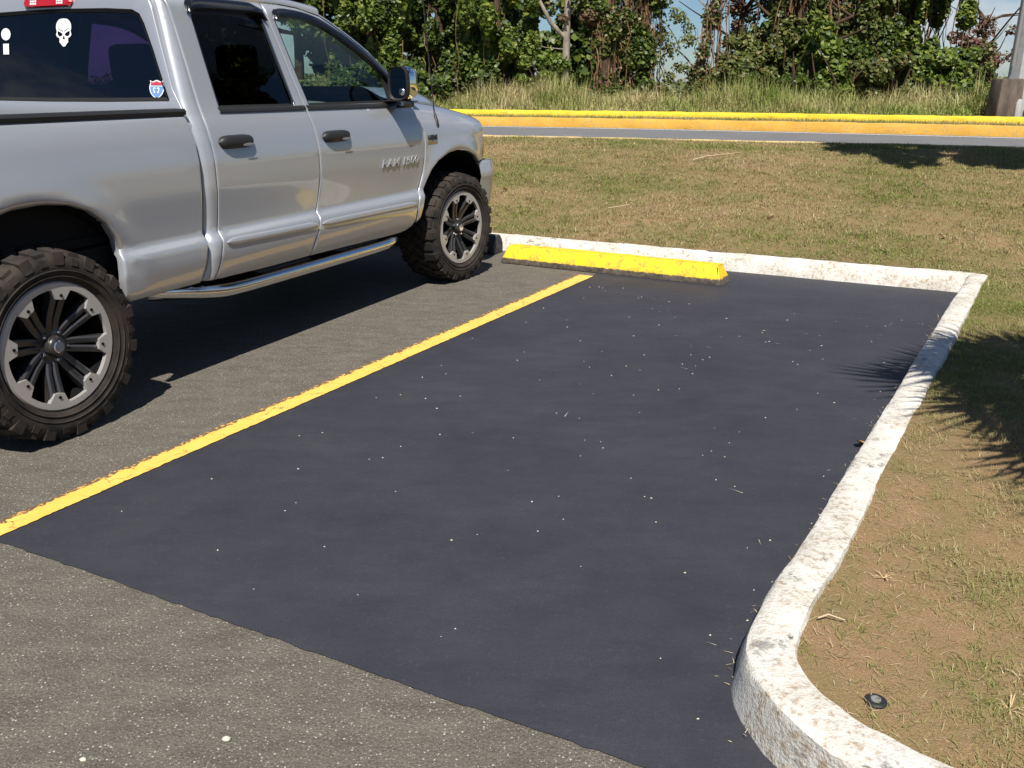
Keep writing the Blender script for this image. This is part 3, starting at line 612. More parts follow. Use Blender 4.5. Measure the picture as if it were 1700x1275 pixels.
CORNER = [(.915, .500), (.925, .52), (.940, .56), (.956, .64), (.970, .715), (.978, .80), (.980, .92), (.986, 1.06), (.986, 1.20), (.986, 1.32), (1.0, 1.42), (1.022, 1.56), (1.045, 1.70), (1.062, 1.80), (1.073, 1.868)] + shift(RGAP, -.004)
def corner_map(s, q):
    s = np.asarray(s, float); e = np.interp(q, [p[1] for p in CORNER[:15]], [p[0] for p in CORNER[:15]]); r = .062
    d = np.clip((e + r - s) / r, 0, 1); return np.stack([s, side_l(s, q) - .05 * (1 - np.sqrt(np.maximum(1 - d * d * .96, 0))), q], 1)

for sd in (1, -1):
    dr = panel('front_door', FDOOR, truck, side_map, sd, holes=[FWIN])
    sheet_on('window', [(a, b_) for a, b_ in offset_in(resample(FWIN, .03), -.008)], dr, side_map, sd, 'glass_clear', .014)
    dr2 = panel('rear_door', RDOOR, truck, side_map, sd, holes=[RWIN])
    sheet_on('window', [(a, b_) for a, b_ in offset_in(resample(RWIN, .03), -.008)], dr2, side_map, sd, 'glass_tint', .014)
    panel('cab_corner', CORNER, truck, corner_map, sd, roll=.003)
    bed = panel('bed_side', BED, truck, side_map, sd, roll=.009, depth=.04)
    panel('front_fender', FEND, truck, fend_map, sd, rows=np.r_[ROWS[ROWS < 1.07], np.arange(1.08, 1.48, .03)], roll=.006, depth=.03)
    # window surrounds: dark seal at the belt and round the openings
    for d_, W_ in ((dr, FWIN), (dr2, RWIN)):
        oL = resample(W_, .025); inn = offset_in(oL, .014); A = side_map(oL[:, 0], oL[:, 1]); B = side_map(inn[:, 0], inn[:, 1]); A[:, 1] -= .005; B[:, 1] -= .009
        b = MB(); b.grid(np.stack([[tp(*p, sd) for p in A], [tp(*p, sd) for p in B]], 1), close_u=True); b.build('window_seal', 'black_rubber', d_)
    ribbon_on('belt_trim', [(1.918, 1.312), (2.3, 1.309), (2.7, 1.308), (2.93, 1.318)], .013, dr, side_map, sd, 'black_plastic', .012)
    ribbon_on('belt_trim', [(1.200, 1.317), (1.5, 1.314), (1.898, 1.312)], .013, dr2, side_map, sd, 'black_plastic', .012)
    ribbon_on('side_moulding', [(1.87, .662), (2.4, .659), (2.95, .655)], .020, dr, side_map, sd, 'silver', .010, True)
    ribbon_on('side_moulding', [(1.065, .676), (1.45, .669), (1.83, .664)], .020, dr2, side_map, sd, 'silver', .010, True)
    # smoked window visors
    ribbon_on('window_visor', [(1.885, 1.775), (1.900, 1.812), (1.96, 1.822), (2.14, 1.815), (2.29, 1.785), (2.44, 1.730), (2.58, 1.664), (2.73, 1.577), (2.87, 1.470), (2.95, 1.375)], .027, dr, side_map, sd, 'visor_smoke', .026, True)
    ribbon_on('window_visor', [(1.215, 1.77), (1.235, 1.806), (1.30, 1.826), (1.50, 1.834), (1.72, 1.832), (1.775, 1.815), (1.798, 1.77)], .030, dr2, side_map, sd, 'visor_smoke', .028, True)
    ribbon_on('pillar_trim', [(1.786, 1.76), (1.803, 1.56), (1.826, 1.335)], .004, dr2, side_map, sd, 'bright_trim', .004)
    # triangle sail where the mirror stands
    sheet_on('mirror_sail', [(2.80, 1.33), (2.955, 1.345), (2.85, 1.45), (2.80, 1.475)], dr, side_map, sd, 'black_plastic', .003, .04)
    # pull handles with a recess cup
    for d_, s0, s1, zc in ((dr, 1.968, 2.236, 1.146), (dr2, 1.114, 1.366, 1.163)):
        h = MB(); n = 28; rows_ = []
        for i in range(n):
            k = i / (n - 1); s_ = s0 + (s1 - s0) * k; e = (1 - abs(2 * k - 1) ** 5) ** .5; hw = .034 * max(e, .06); oc = .040 * max(e, .25)
            ring = [(s_, side_l(s_, zc) - .004 + oc * max(math.cos(a), 0) ** .6 if math.cos(a) > 0 else side_l(s_, zc) - .004, zc + hw * math.sin(a)) for a in (2 * math.pi * j / 16 for j in range(16))]
            rows_.append([tp(float(x), float(y), float(z), sd) for x, y, z in ring])
        h.grid(np.array(rows_), close_v=True)
        Q = []
        for k in np.linspace(0, 1, 7):
            s_ = s0 + (s1 - s0) * (.56 + .32 * k); hw = .0085 * math.sin(math.pi * min(max(k, .06), .94)) ** .5
            Q.append([tp(s_, float(side_l(s_, zc)) + .0362 + .001 * (1 - abs(c)), zc - .016 + hw * c, sd) for c in (-1, 0, 1)])
        h.grid(np.array(Q), 1)      # painted door skin seen through the grip
        ho = h.build('handle', ['black_plastic', 'cap_grey'], d_, smooth=60)
    # bed rail cap
    rc = MB(); xs = np.linspace(-1.19, .962, 30); cols = []
    for (o, z) in ((-.112, 1.298), (-.092, 1.302), (-.088, 1.318), (-.098, 1.330), (-.155, 1.332), (-.165, 1.325), (-.168, 1.24)): cols.append([tp(x, o, z - .0006 * max(0, (x - .3)) * 0, sd) for x in xs])
    rc.grid(np.stack(cols, 1)); rc.build('rail_cap', 'black_plastic', bed, smooth=40)
    iw = MB(); iw.add([tp(-1.18, -.17, 1.31, sd), tp(.94, -.17, 1.31, sd), tp(.94, -.17, .80, sd), tp(-1.18, -.17, .80, sd)], [(0, 1, 2, 3)]); iw.build('inner_wall', 'chassis', bed)
    # wheel wells
    for cs in (0.0, 3.57):
        w = MB(); P = []
        for k in range(15):
            a = math.pi * k / 14; P.append([tp(cs + .54 * math.cos(a), l_, .50 + .49 * math.sin(a), sd) for l_ in (-.055, -.42)])
        w.grid(np.array(P)); w.add([P[k][1] for k in range(15)], [tuple(range(15))]); w.build('wheel_well', 'gap_black', truck)

# dark backing behind panel gaps
for sd in (1, -1):
    b = MB()
    for s0, s1, z0, z1, dl in ((.55, 2.90, .52, 1.30, .045), (.885, 1.10, 1.30, 1.84, .05), (1.83, 1.915, 1.30, 1.84, .035), (2.92, 3.10, .60, 1.28, .05)):
        ss = np.linspace(s0, s1, 12); zz = np.linspace(z0, z1, 14); S, Z = np.meshgrid(ss, zz); Lq = side_l(S.ravel(), Z.ravel()).reshape(S.shape) - dl
        if s0 < .9 and s1 < 1.2: Lq -= .03; S = np.maximum(S, sr(Z) + .03)
        b.grid(np.array([[tp(S[i, j], Lq[i, j], Z[i, j], sd) for j in range(12)] for i in range(14)]))
    b.build('inner_structure', 'gap_black', truck)

# roof with pillars
def lat(k): return np.interp(k, [0, 1], [0, 1])
b = MB(); rows_ = []
ss = np.r_[1.072, 1.085, 1.11, np.linspace(1.16, 2.26, 22), 2.30, 2.33]
for i, s_ in enumerate(ss):
    zt = float(np.interp(s_, [1.0, 1.98, 2.15, 2.33], [1.870, 1.870, 1.860, 1.826])); lo = float(prof(zt)); top = 1.945 - .020 * ((s_ - 1.65) / .6) ** 2
    dr_ = max(0, (1.16 - s_) / .09); top -= .035 * dr_ ** 2
    row = []
    for k in np.linspace(0, math.pi, 33):
        x = math.cos(k); e = abs(math.sin(k)) ** .55; row.append(tp(s_ + .05 * (1 - x * x) * np.clip((s_ - 2.0) / .33, 0, 1) - .0, -1 + (1 + lo + .0) * x, zt + .003 + (top - zt) * e))
    rows_.append(row)
b.grid(np.array(rows_))
for sd in (1, -1):       # windscreen pillars
    D = catmull([(2.28, 1.842)] + [(x, z + .006) for x, z in DTOP[::-1][2:]] + [(3.10, 1.345)], .06); cols = []
    for i, (dx, dl, dz) in enumerate(((-.002, .0, .0), (.006, -.012, .012), (.012, -.03, .018), (.014, -.065, .016), (.0, -.075, .002))):
        cols.append([tp(x + dx, float(prof(z)) + dl, z + dz, sd) for x, z in D])
    b.grid(np.stack(cols, 1))
roof = b.build('roof', 'silver', truck, smooth=45)
# windscreen
D = catmull([(2.29, 1.85)] + [(x, z + .006) for x, z in DTOP[::-1][2:]] + [(3.10, 1.345)], .08)
b = MB(); rows_ = []
for k, (x, z) in enumerate(D):
    lo = float(prof(z)) - .06; bulge = .05 + .16 * k / len(D); rows_.append([tp(x + .012 + bulge * (1 - c * c), -1 + (1 + lo) * c, z + .014 + .03 * (1 - c * c) * (1 - k / len(D))) for c in np.linspace(-1, 1, 17)])
b.grid(np.array(rows_)); b.build('windscreen', 'glass_shield', truck, smooth=60)
b = MB(); rows_ = []
for k in range(8):
    q = k / 7; rows_.append([tp(3.06 + .12 * q + .20 * (1 - c * c), -1 + .90 * c - .0, 1.34 - .012 * q - .02 * math.sin(q * 3.1)) for c in np.linspace(-1, 1, 17)])
b.grid(np.array(rows_)); b.build('cowl', 'black_plastic', truck, smooth=60)

# back of the cab with its window opening
GL = [(-.205, 1.366), (-.22, 1.40), (-.30, 1.60), (-.355, 1.72), (-.385, 1.765), (-.43, 1.785), (-.60, 1.795), (-1.0, 1.803), (-1.40, 1.795), (-1.57, 1.785), (-1.615, 1.765), (-1.645, 1.72), (-1.70, 1.60), (-1.78, 1.40), (-1.795, 1.366), (-1.4, 1.360), (-1.0, 1.358), (-.6, 1.360)]
def back_map(u, z):
    k = 1 - np.abs(np.clip((u + 1) / .85, -1, 1)) ** 6
    return np.stack([sr(z) - .004 - .028 * k * np.clip((z - .9) * 3, 0, 1), u, z], 1)
BK_OUT = [(-.095, .9), (-.095, 1.25), (-.13, 1.32)] + [(float(prof(z)) - .045, z) for z in (1.42, 1.56, 1.70, 1.80, 1.862)] + [(-.42, 1.888), (-.7, 1.902), (-1, 1.908), (-1.3, 1.902), (-1.58, 1.888)] + [(-2 - float(prof(z)) + .045, z) for z in (1.862, 1.80, 1.70, 1.56, 1.42)] + [(-1.87, 1.32), (-1.905, 1.25), (-1.905, .9)]
cb = panel('cab_back', BK_OUT, truck, back_map, 1, holes=[GL], rows=None, step=.06, normal=(-1, 0, 0), roll=.004, depth=.03)
oL = np.array(GL); g = np.array([(x, z) for x in np.arange(-1.75, -.2, .07) for z in np.arange(1.37, 1.80, .06)]); g = g[inside(g, oL)]; g = g[dist_poly(g, oL) > .02]
V, T = fill(resample(oL, .05), (), g); Pq = back_map(V[:, 0], V[:, 1]); Pq[:, 0] += .012
b = MB(); b.add([tp(*p) for p in Pq], T.tolist()); rw = b.build('rear_window', 'glass_purple', truck, smooth=60)
o2 = resample(oL, .03); i2 = offset_in(o2, .016); A = back_map(o2[:, 0], o2[:, 1]); B = back_map(i2[:, 0], i2[:, 1]); A[:, 0] -= .002; B[:, 0] += .008
b = MB(); b.grid(np.stack([[tp(*p) for p in A], [tp(*p) for p in B]], 1), close_u=True); b.build('rubber_seal', 'black_rubber', rw)
# high brake light
b = MB(); n = 9
def bl(u, z, o): P_ = back_map(np.array([u]), np.array([z]))[0]; return tp(P_[0] - o, u, z)
bw = [(-1.175, 1.833), (-1.16, 1.868), (-.84, 1.868), (-.825, 1.833), (-.84, 1.812), (-1.16, 1.812)]
b.add([bl(u, z, -.005) for u, z in bw] + [bl(u, z, .010) for u, z in bw] + [bl(-1 + (u + 1) * .93, 1.84 + (z - 1.84) * .75, .019) for u, z in bw],
      [(i, (i + 1) % 6, 6 + (i + 1) % 6, 6 + i) for i in range(6)] + [(6 + i, 6 + (i + 1) % 6, 12 + (i + 1) % 6, 12 + i) for i in range(6)] + [(12, 13, 14, 15, 16, 17)])
bo = b.build('brake_light', 'red_lens', truck)
for u0 in (-1.09, -.90):
    b = MB()
    for i in range(4):
        for j in range(3): b.add([bl(u0 - .024 + .012 * i + a, 1.826 + .012 * j + c, .0205) for a, c in ((0, 0), (.009, 0), (.009, .009), (0, .009))], [(0, 1, 2, 3)])
    b.build('lamp_reflector', 'decal_white', bo)

# decals on the rear window
def decal(name, shapes, mats, c, parent=rw, label=None):
    b = MB()
    for k, (poly, holes, m) in enumerate(shapes):
        V, T = fill(np.array(poly), [np.array(h) for h in holes]); u = c[0] + V[:, 0]; z = c[1] + V[:, 1]; P_ = back_map(u, z); P_[:, 0] += .012 - .0035 - .0008 * k
        b.add([tp(*p) for p in P_], T.tolist(), m)
    o = b.build(name, mats, parent)
    if label: o['label'] = label
    return o
def smooth2(p, st=.004): return catmull(p, st, True)
k_ = .001
sk_out = smooth2([(x * k_ * 1.2, z * k_ * .84) for x, z in ((0, 80), (26, 74), (42, 52), (45, 26), (41, 6), (45, -6), (43, -18), (34, -27), (27, -30), (25, -42), (26, -54), (17, -64), (9, -76), (0, -80), (-9, -76), (-17, -64), (-26, -54), (-25, -42), (-27, -30), (-34, -27), (-43, -18), (-45, -6), (-41, 6), (-45, 26), (-42, 52), (-26, 74))])
eye = lambda sg: smooth2([(sg * x * k_ * 1.2, z * k_ * .84) for x, z in ((7, -8), (20, 3), (34, 8), (36, -6), (28, -20), (14, -20))][::sg], .003)
nose = smooth2([(x * k_ * 1.2, z * k_ * .84) for x, z in ((0, -16), (5, -28), (7, -40), (0, -37), (-7, -40), (-5, -28))], .003)
teeth = [[(x * k_ - .0009, -.052), (x * k_ + .0009, -.052), (x * k_ + .0009, -.042), (x * k_ - .0009, -.042)] for x in (-13, -6.5, 0, 6.5, 13)]
brow = lambda sg: [(sg * .004, .004), (sg * .038, .020), (sg * .039, .0225), (sg * .004, .008)]
decal('skull_decal', [(sk_out, [eye(1), eye(-1), nose] + teeth, 0)] + [(brow(s_), (), 1) for s_ in (1, -1)], ['decal_white', 'decal_black'], (-.905, 1.690), label='white skull sticker')
sh = smooth2([(x * k_ * 1.25, z * k_) for x, z in ((0, -42), (16, -34), (28, -20), (35, 0), (35, 16), (30, 32), (33, 42), (20, 36), (10, 40), (0, 43), (-10, 40), (-20, 36), (-33, 42), (-30, 32), (-35, 16), (-35, 0), (-28, -20), (-16, -34))])
shb = [(x * .86, min(z * .88, .014)) for x, z in sh]; shr = [(x * .86, max(z * .88, .019)) for x, z in sh if z * .88 > .012]
dig = [[(.003, -.012), (.006, -.012), (.006, .008), (.003, .008)]]
shape2 = [(.004, -.018), (.014, -.018), (.014, -.013), (.018, -.004), (.018, .006), (.011, .010), (.004, .006), (.004, .001), (.012, .003), (.012, -.004)]
decal('shield_decal', [(sh, (), 0), (resample(shb, .006), (), 1), (resample(shr, .006), (), 2), (np.array(shape2), (), 0), (np.array([(-x, z) for x, z in shape2]), (), 0)], ['decal_white', 'decal_blue', 'decal_red'], (-.285, 1.418), label='red white and blue route shield sticker')
ov = [(.036 * math.cos(a), .030 * math.sin(a) + .035) for a in np.linspace(0, 2 * math.pi, 30)[:-1]]
decal('white_decal', [(ov, (), 0), ([(-.022, -.065), (.022, -.065), (.022, -.012), (-.022, -.012)], (), 0)], ['decal_white'], (-1.335, 1.655))

# bed floor, tailgate, rear bumper, tail lamps
b = MB(); b.box(tp(-1.18, -.16, .78)[:2] + (.76,), tp(.95, -1.84, .80)[:2] + (.80,)); b.box((tp(.955, 0, 0)[0], -.83, .8), (tp(.965, 0, 0)[0], .83, 1.29)); b.build('bed_floor', 'chassis', truck)
b = MB(); b.box((tp(-1.25, 0, 0)[0], -.80, .74), (tp(-1.20, 0, 0)[0], .80, 1.31), bev=.015); b.build('tailgate', 'silver', truck, smooth=40)
b = MB(); b.box((tp(-1.42, 0, 0)[0], -.93, .50), (tp(-1.24, 0, 0)[0], .93, .70), bev=.03); b.build('rear_bumper', 'chrome', truck, smooth=40)
for sd in (1, -1):
    b = MB(); y = -.88 * sd; b.box((tp(-1.245, 0, 0)[0], min(y - .07, y + .07), .88), (tp(-1.203, 0, 0)[0], max(y - .07, y + .07), 1.29), bev=.015); b.build('tail_lamp', 'red_lens', truck, smooth=40)

# hood with a raised centre
b = MB(); rows_ = []
for j, c in enumerate(np.linspace(-1, 1, 41)):
    ac = abs(c); row = []
    for k, u in enumerate(np.r_[np.linspace(0, .9, 22), .94, .97, .99, 1.0]):
        s0 = 3.14 + .16 * (1 - c * c); s1 = 4.30 + .14 * (1 - ac ** 2.5); s_ = s0 + (s1 - s0) * u
        lo = float(side_l(s_, 1.08)) - .272; w = 1 + lo - .014; e = (1 - ac) * w
        zse = float(np.interp(s_, _zs, _zt)) + .002; cen = float(np.interp(s_, [3.0, 3.3, 3.8, 4.1, 4.3, 4.45], [1.43, 1.42, 1.400, 1.372, 1.330, 1.265]))
        rise = np.clip(e / .34, 0, 1); rise = rise * rise * (3 - 2 * rise); z = zse + (cen - zse) * rise - .006 * (1 if e < .004 else 0); z -= .10 * max(0, (u - .9) / .1) ** 2
        row.append(tp(s_, -1 + w * c, z))
    rows_.append(row)
b.grid(np.array(rows_)); b.build('hood', 'silver', truck, smooth=60)
for sd in (1, -1):       # shut line beside the hood
    xs = np.linspace(3.12, 4.30, 30); b = MB(); P_ = [[tp(x, float(side_l(x, 1.08)) - .27 + o_, float(np.interp(x, _zs, _zt)) - .006, sd) for o_ in (.004, -.03)] for x in xs]; b.grid(np.array(P_)); b.build('hood_shut_line', 'gap_black', truck)
# front end: headlamps, grille, bumper
for sd in (1, -1):
    plan = catmull([(4.078, -.062), (4.15, -.085), (4.22, -.14), (4.29, -.26), (4.34, -.38), (4.375, -.50)], .03); b = MB(); P_ = []
    for (x, y) in plan:
        zt = float(np.interp(y, [-.5, -.3, -.1], [1.155, 1.13, 1.06])); P_.append([tp(x - .02 * abs(k - .45), y - .01, .868 + (zt - .868) * k, sd) for k in np.linspace(0, 1, 7)])
    b.grid(np.array(P_)); hl = b.build('headlamp', 'clear_lens', truck, smooth=60)
    b = MB(); b.grid(np.array([[(p[0] + .003, p[1] - .004 * sd, p[2]) for p in r[1:6]] for r in P_[:4]])); b.build('side_marker', 'amber_lens', hl, smooth=60)
    b = MB(); P2_ = []
    for (x, y) in plan: zt = float(np.interp(y, [-.5, -.3, -.1], [1.155, 1.13, 1.06])); P2_.append([tp(x - .012, y - .012, zt, sd), tp(x - .04, y - .02, zt + .05, sd)])
    b.grid(np.array(P2_)); b.build('headlamp_brow', 'silver', truck, smooth=60)
b = MB(); b.box((tp(4.30, 0, 0)[0], -.52, .86), (tp(4.36, 0, 0)[0], .52, 1.20), 1)
for y in (-.50, .46): b.box((tp(4.35, 0, 0)[0], y, .86), (tp(4.42, 0, 0)[0], y + .05, 1.2), 0)
b.box((tp(4.35, 0, 0)[0], -.46, 1.14), (tp(4.43, 0, 0)[0], .46, 1.2), 0); b.box((tp(4.35, 0, 0)[0], -.46, .86), (tp(4.43, 0, 0)[0], .46, .91), 0)
b.box((tp(4.35, 0, 0)[0], -.03, .91), (tp(4.428, 0, 0)[0], .03, 1.14), 0); b.box((tp(4.35, 0, 0)[0], -.46, 1.0), (tp(4.425, 0, 0)[0], -.03, 1.05), 0); b.box((tp(4.35, 0, 0)[0], .03, 1.0), (tp(4.425, 0, 0)[0], .46, 1.05), 0)
b.build('grille', ['chrome', 'gap_black'], truck)
plan = [(3.985, -.060), (4.08, -.046), (4.18, -.050), (4.27, -.085), (4.37, -.18), (4.46, -.38), (4.52, -.70), (4.54, -1.0)]
plan = catmull(plan + [(x, -2 - y) for x, y in plan[::-1][1:]], .05); t_ = np.gradient(plan, axis=0); t_ /= np.linalg.norm(t_, axis=1)[:, None]; nr = np.stack([-t_[:, 1], t_[:, 0]], 1)
nr *= np.where((nr @ np.array([1, 0])) + np.where(plan[:, 1] > -.2, nr[:, 1], 0) + np.where(plan[:, 1] < -1.8, -nr[:, 1], 0) < 0, -1, 1)[:, None]
b = MB(); cols = []
for o, z in ((-.05, .860), (-.012, .858), (.006, .848), (.020, .80), (.030, .745), (.028, .738), (.018, .70), (.008, .62), (-.008, .53), (-.04, .51)):
    cols.append([tp(p[0] + n_[0] * o, p[1] + n_[1] * o, z) for p, n_ in zip(plan, nr)])
b.grid(np.stack(cols, 1)); b.build('bumper', 'silver', truck, smooth=35)

# chassis and floor
b = MB(); b.box((tp(-1.1, 0, 0)[0], -.52, .46), (tp(4.2, 0, 0)[0], -.42, .62)); b.box((tp(-1.1, 0, 0)[0], .42, .46), (tp(4.2, 0, 0)[0], .52, .62)); b.box((tp(.6, 0, 0)[0], -.90, .50), (tp(2.95, 0, 0)[0], .90, .56))
b.box((tp(-1.1, 0, 0)[0], -.86, .60), (tp(.9, 0, 0)[0], .86, .75)); b.box((tp(2.9, 0, 0)[0], -.55, .50), (tp(4.15, 0, 0)[0], .55, 1.0)); b.tube([tp(0, -.15, .41), tp(0, -1.85, .41)], .06, 10); b.tube([tp(3.57, -.2, .41), tp(3.57, -1.8, .41)], .05, 10)
b.lathe([(.001, -.16), (.12, -.12), (.16, 0), (.12, .12), (.001, .16)], 'x', 14, c=tp(0, -1.0, .41)); b.build('chassis', 'chassis', truck)

# cabin: dash, wheel, seats
b = MB(); P_ = []
for q in np.linspace(0, 1, 10): P_.append([tp(2.62 + .50 * q - .03 * c * c, -1 + .84 * c, 1.10 + .20 * math.sin(q * 1.6) + .02 * math.cos(c * 5)) for c in np.linspace(-1, 1, 15)])
b.grid(np.array(P_)); b.box((tp(2.62, 0, 0)[0], -.82, .8), (tp(2.70, 0, 0)[0], .82, 1.12)); b.build('dashboard', 'dash', truck, smooth=50)
b = MB(); cx = Vector(tp(2.50, -1.40, 1.20)); ax = Vector((-.85, 0, .5)).normalized(); e1 = Vector((0, 1, 0)); e2 = ax.cross(e1)
b.tube([cx + (e1 * math.cos(a) + e2 * math.sin(a)) * .19 for a in np.linspace(0, 2 * math.pi, 33)], .016, 8, cap=False)
for a in (0, math.pi, -math.pi / 2): b.tube([cx, cx + (e1 * math.cos(a) + e2 * math.sin(a)) * .19], .014, 6)
b.tube([cx, cx - ax * .25], .03, 8); b.build('steering_wheel', 'interior', truck, smooth=60)
def seat(s0, y, w, hz):
    b = MB(); b.box((s0 - 1.785, y - w / 2, .72), (s0 - 1.785 + .50, y + w / 2, .90), bev=.05)
    bm = bmesh.new(); bmesh.ops.create_cube(bm, size=1)
    for v in bm.verts: v.co = Vector((v.co.x * .13 - (v.co.z * .14), v.co.y * w * (1 - .12 * (v.co.z > 0)), v.co.z * .60)) + Vector((s0 - 1.785 - .02, y, hz))
    bmesh.ops.bevel(bm, geom=list(bm.edges), offset=.04, segments=3, affect='EDGES', profile=.5); b.addbm(bm)
    for hy in ((0,) if w < .8 else (-.42, .42)):
        bm = bmesh.new(); bmesh.ops.create_cube(bm, size=1)
        for v in bm.verts: v.co = Vector((v.co.x * .10, v.co.y * .27, v.co.z * .19)) + Vector((s0 - 1.785 - .13, y + hy, hz + .40))
        bmesh.ops.bevel(bm, geom=list(bm.edges), offset=.04, segments=3, affect='EDGES', profile=.5); b.addbm(bm)
    return b.build('seat', 'seat_cloth', truck, smooth=60)
seat(2.05, -.42, .52, 1.16); seat(2.05, .42, .52, 1.16); seat(1.27, 0, 1.45, 1.14)
b = MB(); b.box((tp(.99, 0, 0)[0], -.86, .565), (tp(3.0, 0, 0)[0], .86, .60)); b.build('cabin_floor', 'interior', truck)
for y in (-.875, .86): b = MB(); b.box((tp(1.1, 0, 0)[0], y, .6), (tp(2.9, 0, 0)[0], y + .015, 1.27)); b.build('door_lining', 'interior', truck)
b = MB(); b.grid(np.array([[tp(s_, -1 + .64 * c, 1.83 + .06 * (1 - c * c)) for c in np.linspace(-1, 1, 9)] for s_ in np.linspace(1.15, 2.28, 5)])); b.build('headliner', 'dash', truck, smooth=60)

# wheels
def tyre_mesh():
    b = MB(); Ro = .402; W = .30
    prof_ = [(.268, -.015), (.275, -.004), (.30, .012), (.335, .020), (.365, .018), (.388, .004), (.397, -.012), (.397, -W + .012), (.388, -W - .004), (.36, -W - .018), (.30, -W - .012), (.268, -W + .02)]
    b.lathe([(r, -h) for r, h in prof_], 'y', 72)
    N = 30
    for k in range(N):
        for rowi, (w0, w1, dphi, r0, r1, ph) in enumerate(((.004, -.075, .62, .372, .413, 0), (-.085, -.145, .60, .385, .414, .5), (-.155, -.215, .60, .385, .414, .15), (-.225, -.304, .62, .372, .413, .65))):
            a0 = 2 * math.pi * (k + ph) / N; a1 = a0 + 2 * math.pi / N * dphi; sk = .035 if rowi in (1,) else (-.035 if rowi == 2 else 0); long_ = k % 2 and rowi in (0, 3)
            ww0 = w0 + (.012 if (rowi == 0 and long_) else 0); ww1 = w1 - (.012 if (rowi == 3 and long_) else 0)
            pts = []
            for (a, sgn) in ((a0, 0), (a1, 0)):
                for w_ in (ww0, ww1):
                    aa = a + (sk * (1 if w_ == ww0 else -1)); 
                    rlow = .350 if (rowi == 0 and w_ == ww0) or (rowi == 3 and w_ == ww1) else .385
                    rtop = r1 - (.012 if (rowi == 0 and w_ == ww0) or (rowi == 3 and w_ == ww1) else 0)
                    if rowi == 0 and w_ == ww0: oo = .006
                    else: oo = 0
                    pts += [(rlow * math.cos(aa), -(w_ + oo), rlow * math.sin(aa)), (rtop * math.cos(aa), -(w_), rtop * math.sin(aa))]
            b.add(pts, [(0, 1, 3, 2), (4, 6, 7, 5), (0, 4, 5, 1), (2, 3, 7, 6), (1, 5, 7, 3)])
        # shoulder scallop bars running down the sidewall
        a = 2 * math.pi * (k + .3) / N; da = .05
        pts = []
        for aa, (r, h) in ((a - da, (.348, .0195)), (a + da, (.348, .0195)), (a + da * .8, (.376, .0135)), (a - da * .8, (.376, .0135))): pts.append((r * math.cos(aa), -(h + .004), r * math.sin(aa)))
        for aa, (r, h) in ((a - da, (.348, .012)), (a + da, (.348, .012)), (a + da * .8, (.376, .004)), (a - da * .8, (.376, .004))): pts.append((r * math.cos(aa), -h, r * math.sin(aa)))
        b.add(pts, [(0, 1, 2, 3), (0, 4, 5, 1), (1, 5, 6, 2), (2, 6, 7, 3), (3, 7, 4, 0)])
    for rr in (.300, .325):  # moulded rings
        b.lathe([(rr - .003, -.013 if rr < .31 else -.0175), (rr, -.019 if rr < .31 else -.0235), (rr + .003, -.0145 if rr < .31 else -.0185)], 'y', 72)
    return b
def ring_mesh():
    """machined outer lip with eight tabs, rim barrel, bolts"""
    b = MB(); Ro, Ri = .266, .241; out = []; inn = []; N = 8
    for k in range(N):
        a = 2 * math.pi * k / N; half = .135; notch = .205
        for j, (da, r) in enumerate(((-notch - .18 + .0, Ri), (-.30, Ri), (-notch, Ri), (-half, .214), (half, .214), (notch, Ri), (.30, Ri))): inn.append((a + da, r))
    inn = [p for p in inn if True]
    inn2 = []
    for k in range(N):
        a = 2 * math.pi * k / N
        for da, r in ((-.392, Ri), (-.30, Ri), (-.19, Ri), (-.115, .199), (0, .197), (.115, .199), (.19, Ri), (.30, Ri)): inn2.append((a + da, r))
    A = np.array([(r * math.cos(a), -.004, r * math.sin(a)) for a, r in inn2]); B = np.array([(Ro * math.cos(a), -.004, Ro * math.sin(a)) for a, r in inn2]); Cc = np.array([(r * math.cos(a), .016, r * math.sin(a)) for a, r in inn2])
    D_ = np.array([((Ro + .008) * math.cos(a), .004, (Ro + .008) * math.sin(a)) for a, r in inn2]); E_ = np.array([((Ro + .008) * math.cos(a), .03, (Ro + .008) * math.sin(a)) for a, r in inn2])
    b.grid(np.stack([Cc, A, B, D_, E_], 1), 0, close_u=True)
    b.lathe([(.262, .0), (.252, .012), (.240, .05), (.236, .12), (.236, .27), (.262, .30)], 'y', 56, 1)
    b.lathe([(.235, .15), (.02, .15)], 'y', 40, 1)
    for k in range(N):
        a = 2 * math.pi * k / N; c = (.214 * math.cos(a), -.004, .214 * math.sin(a)); b.lathe([(.0065, .002), (.0065, -.004), (.001, -.004)], 'y', 8, 1, c=c)
    return b
def spoke_mesh():
    """one of eight split spokes: two bars from hub to lip, angled back to the hub"""
    b = MB()
    for sg in (-1, 1):
        pts = []
        for r, off_, hw, y0, y1 in ((.050, .014, .014, .045, .080), (.12, .018, .0145, .034, .072), (.195, .021, .015, .008, .050), (.240, .023, .015, .004, .036)):
            pts += [(r, y0 + .006, sg * off_ - hw), (r, y0, sg * off_ - hw * .45), (r, y0, sg * off_ + hw * .45), (r, y0 + .006, sg * off_ + hw), (r, y1, sg * off_ + hw * 1.25), (r, y1, sg * off_ - hw * 1.25)]
        o = len(b.v); b.v += pts
        for i in range(3):
            for j in range(6): a_, c_ = o + i * 6 + j, o + i * 6 + (j + 1) % 6; b.f.append((a_, c_, c_ + 6, a_ + 6)); b.m.append(1 if j in (0, 2) else 0)
        b.f.append(tuple(o + 18 + j for j in range(6))); b.m.append(0)
    return b
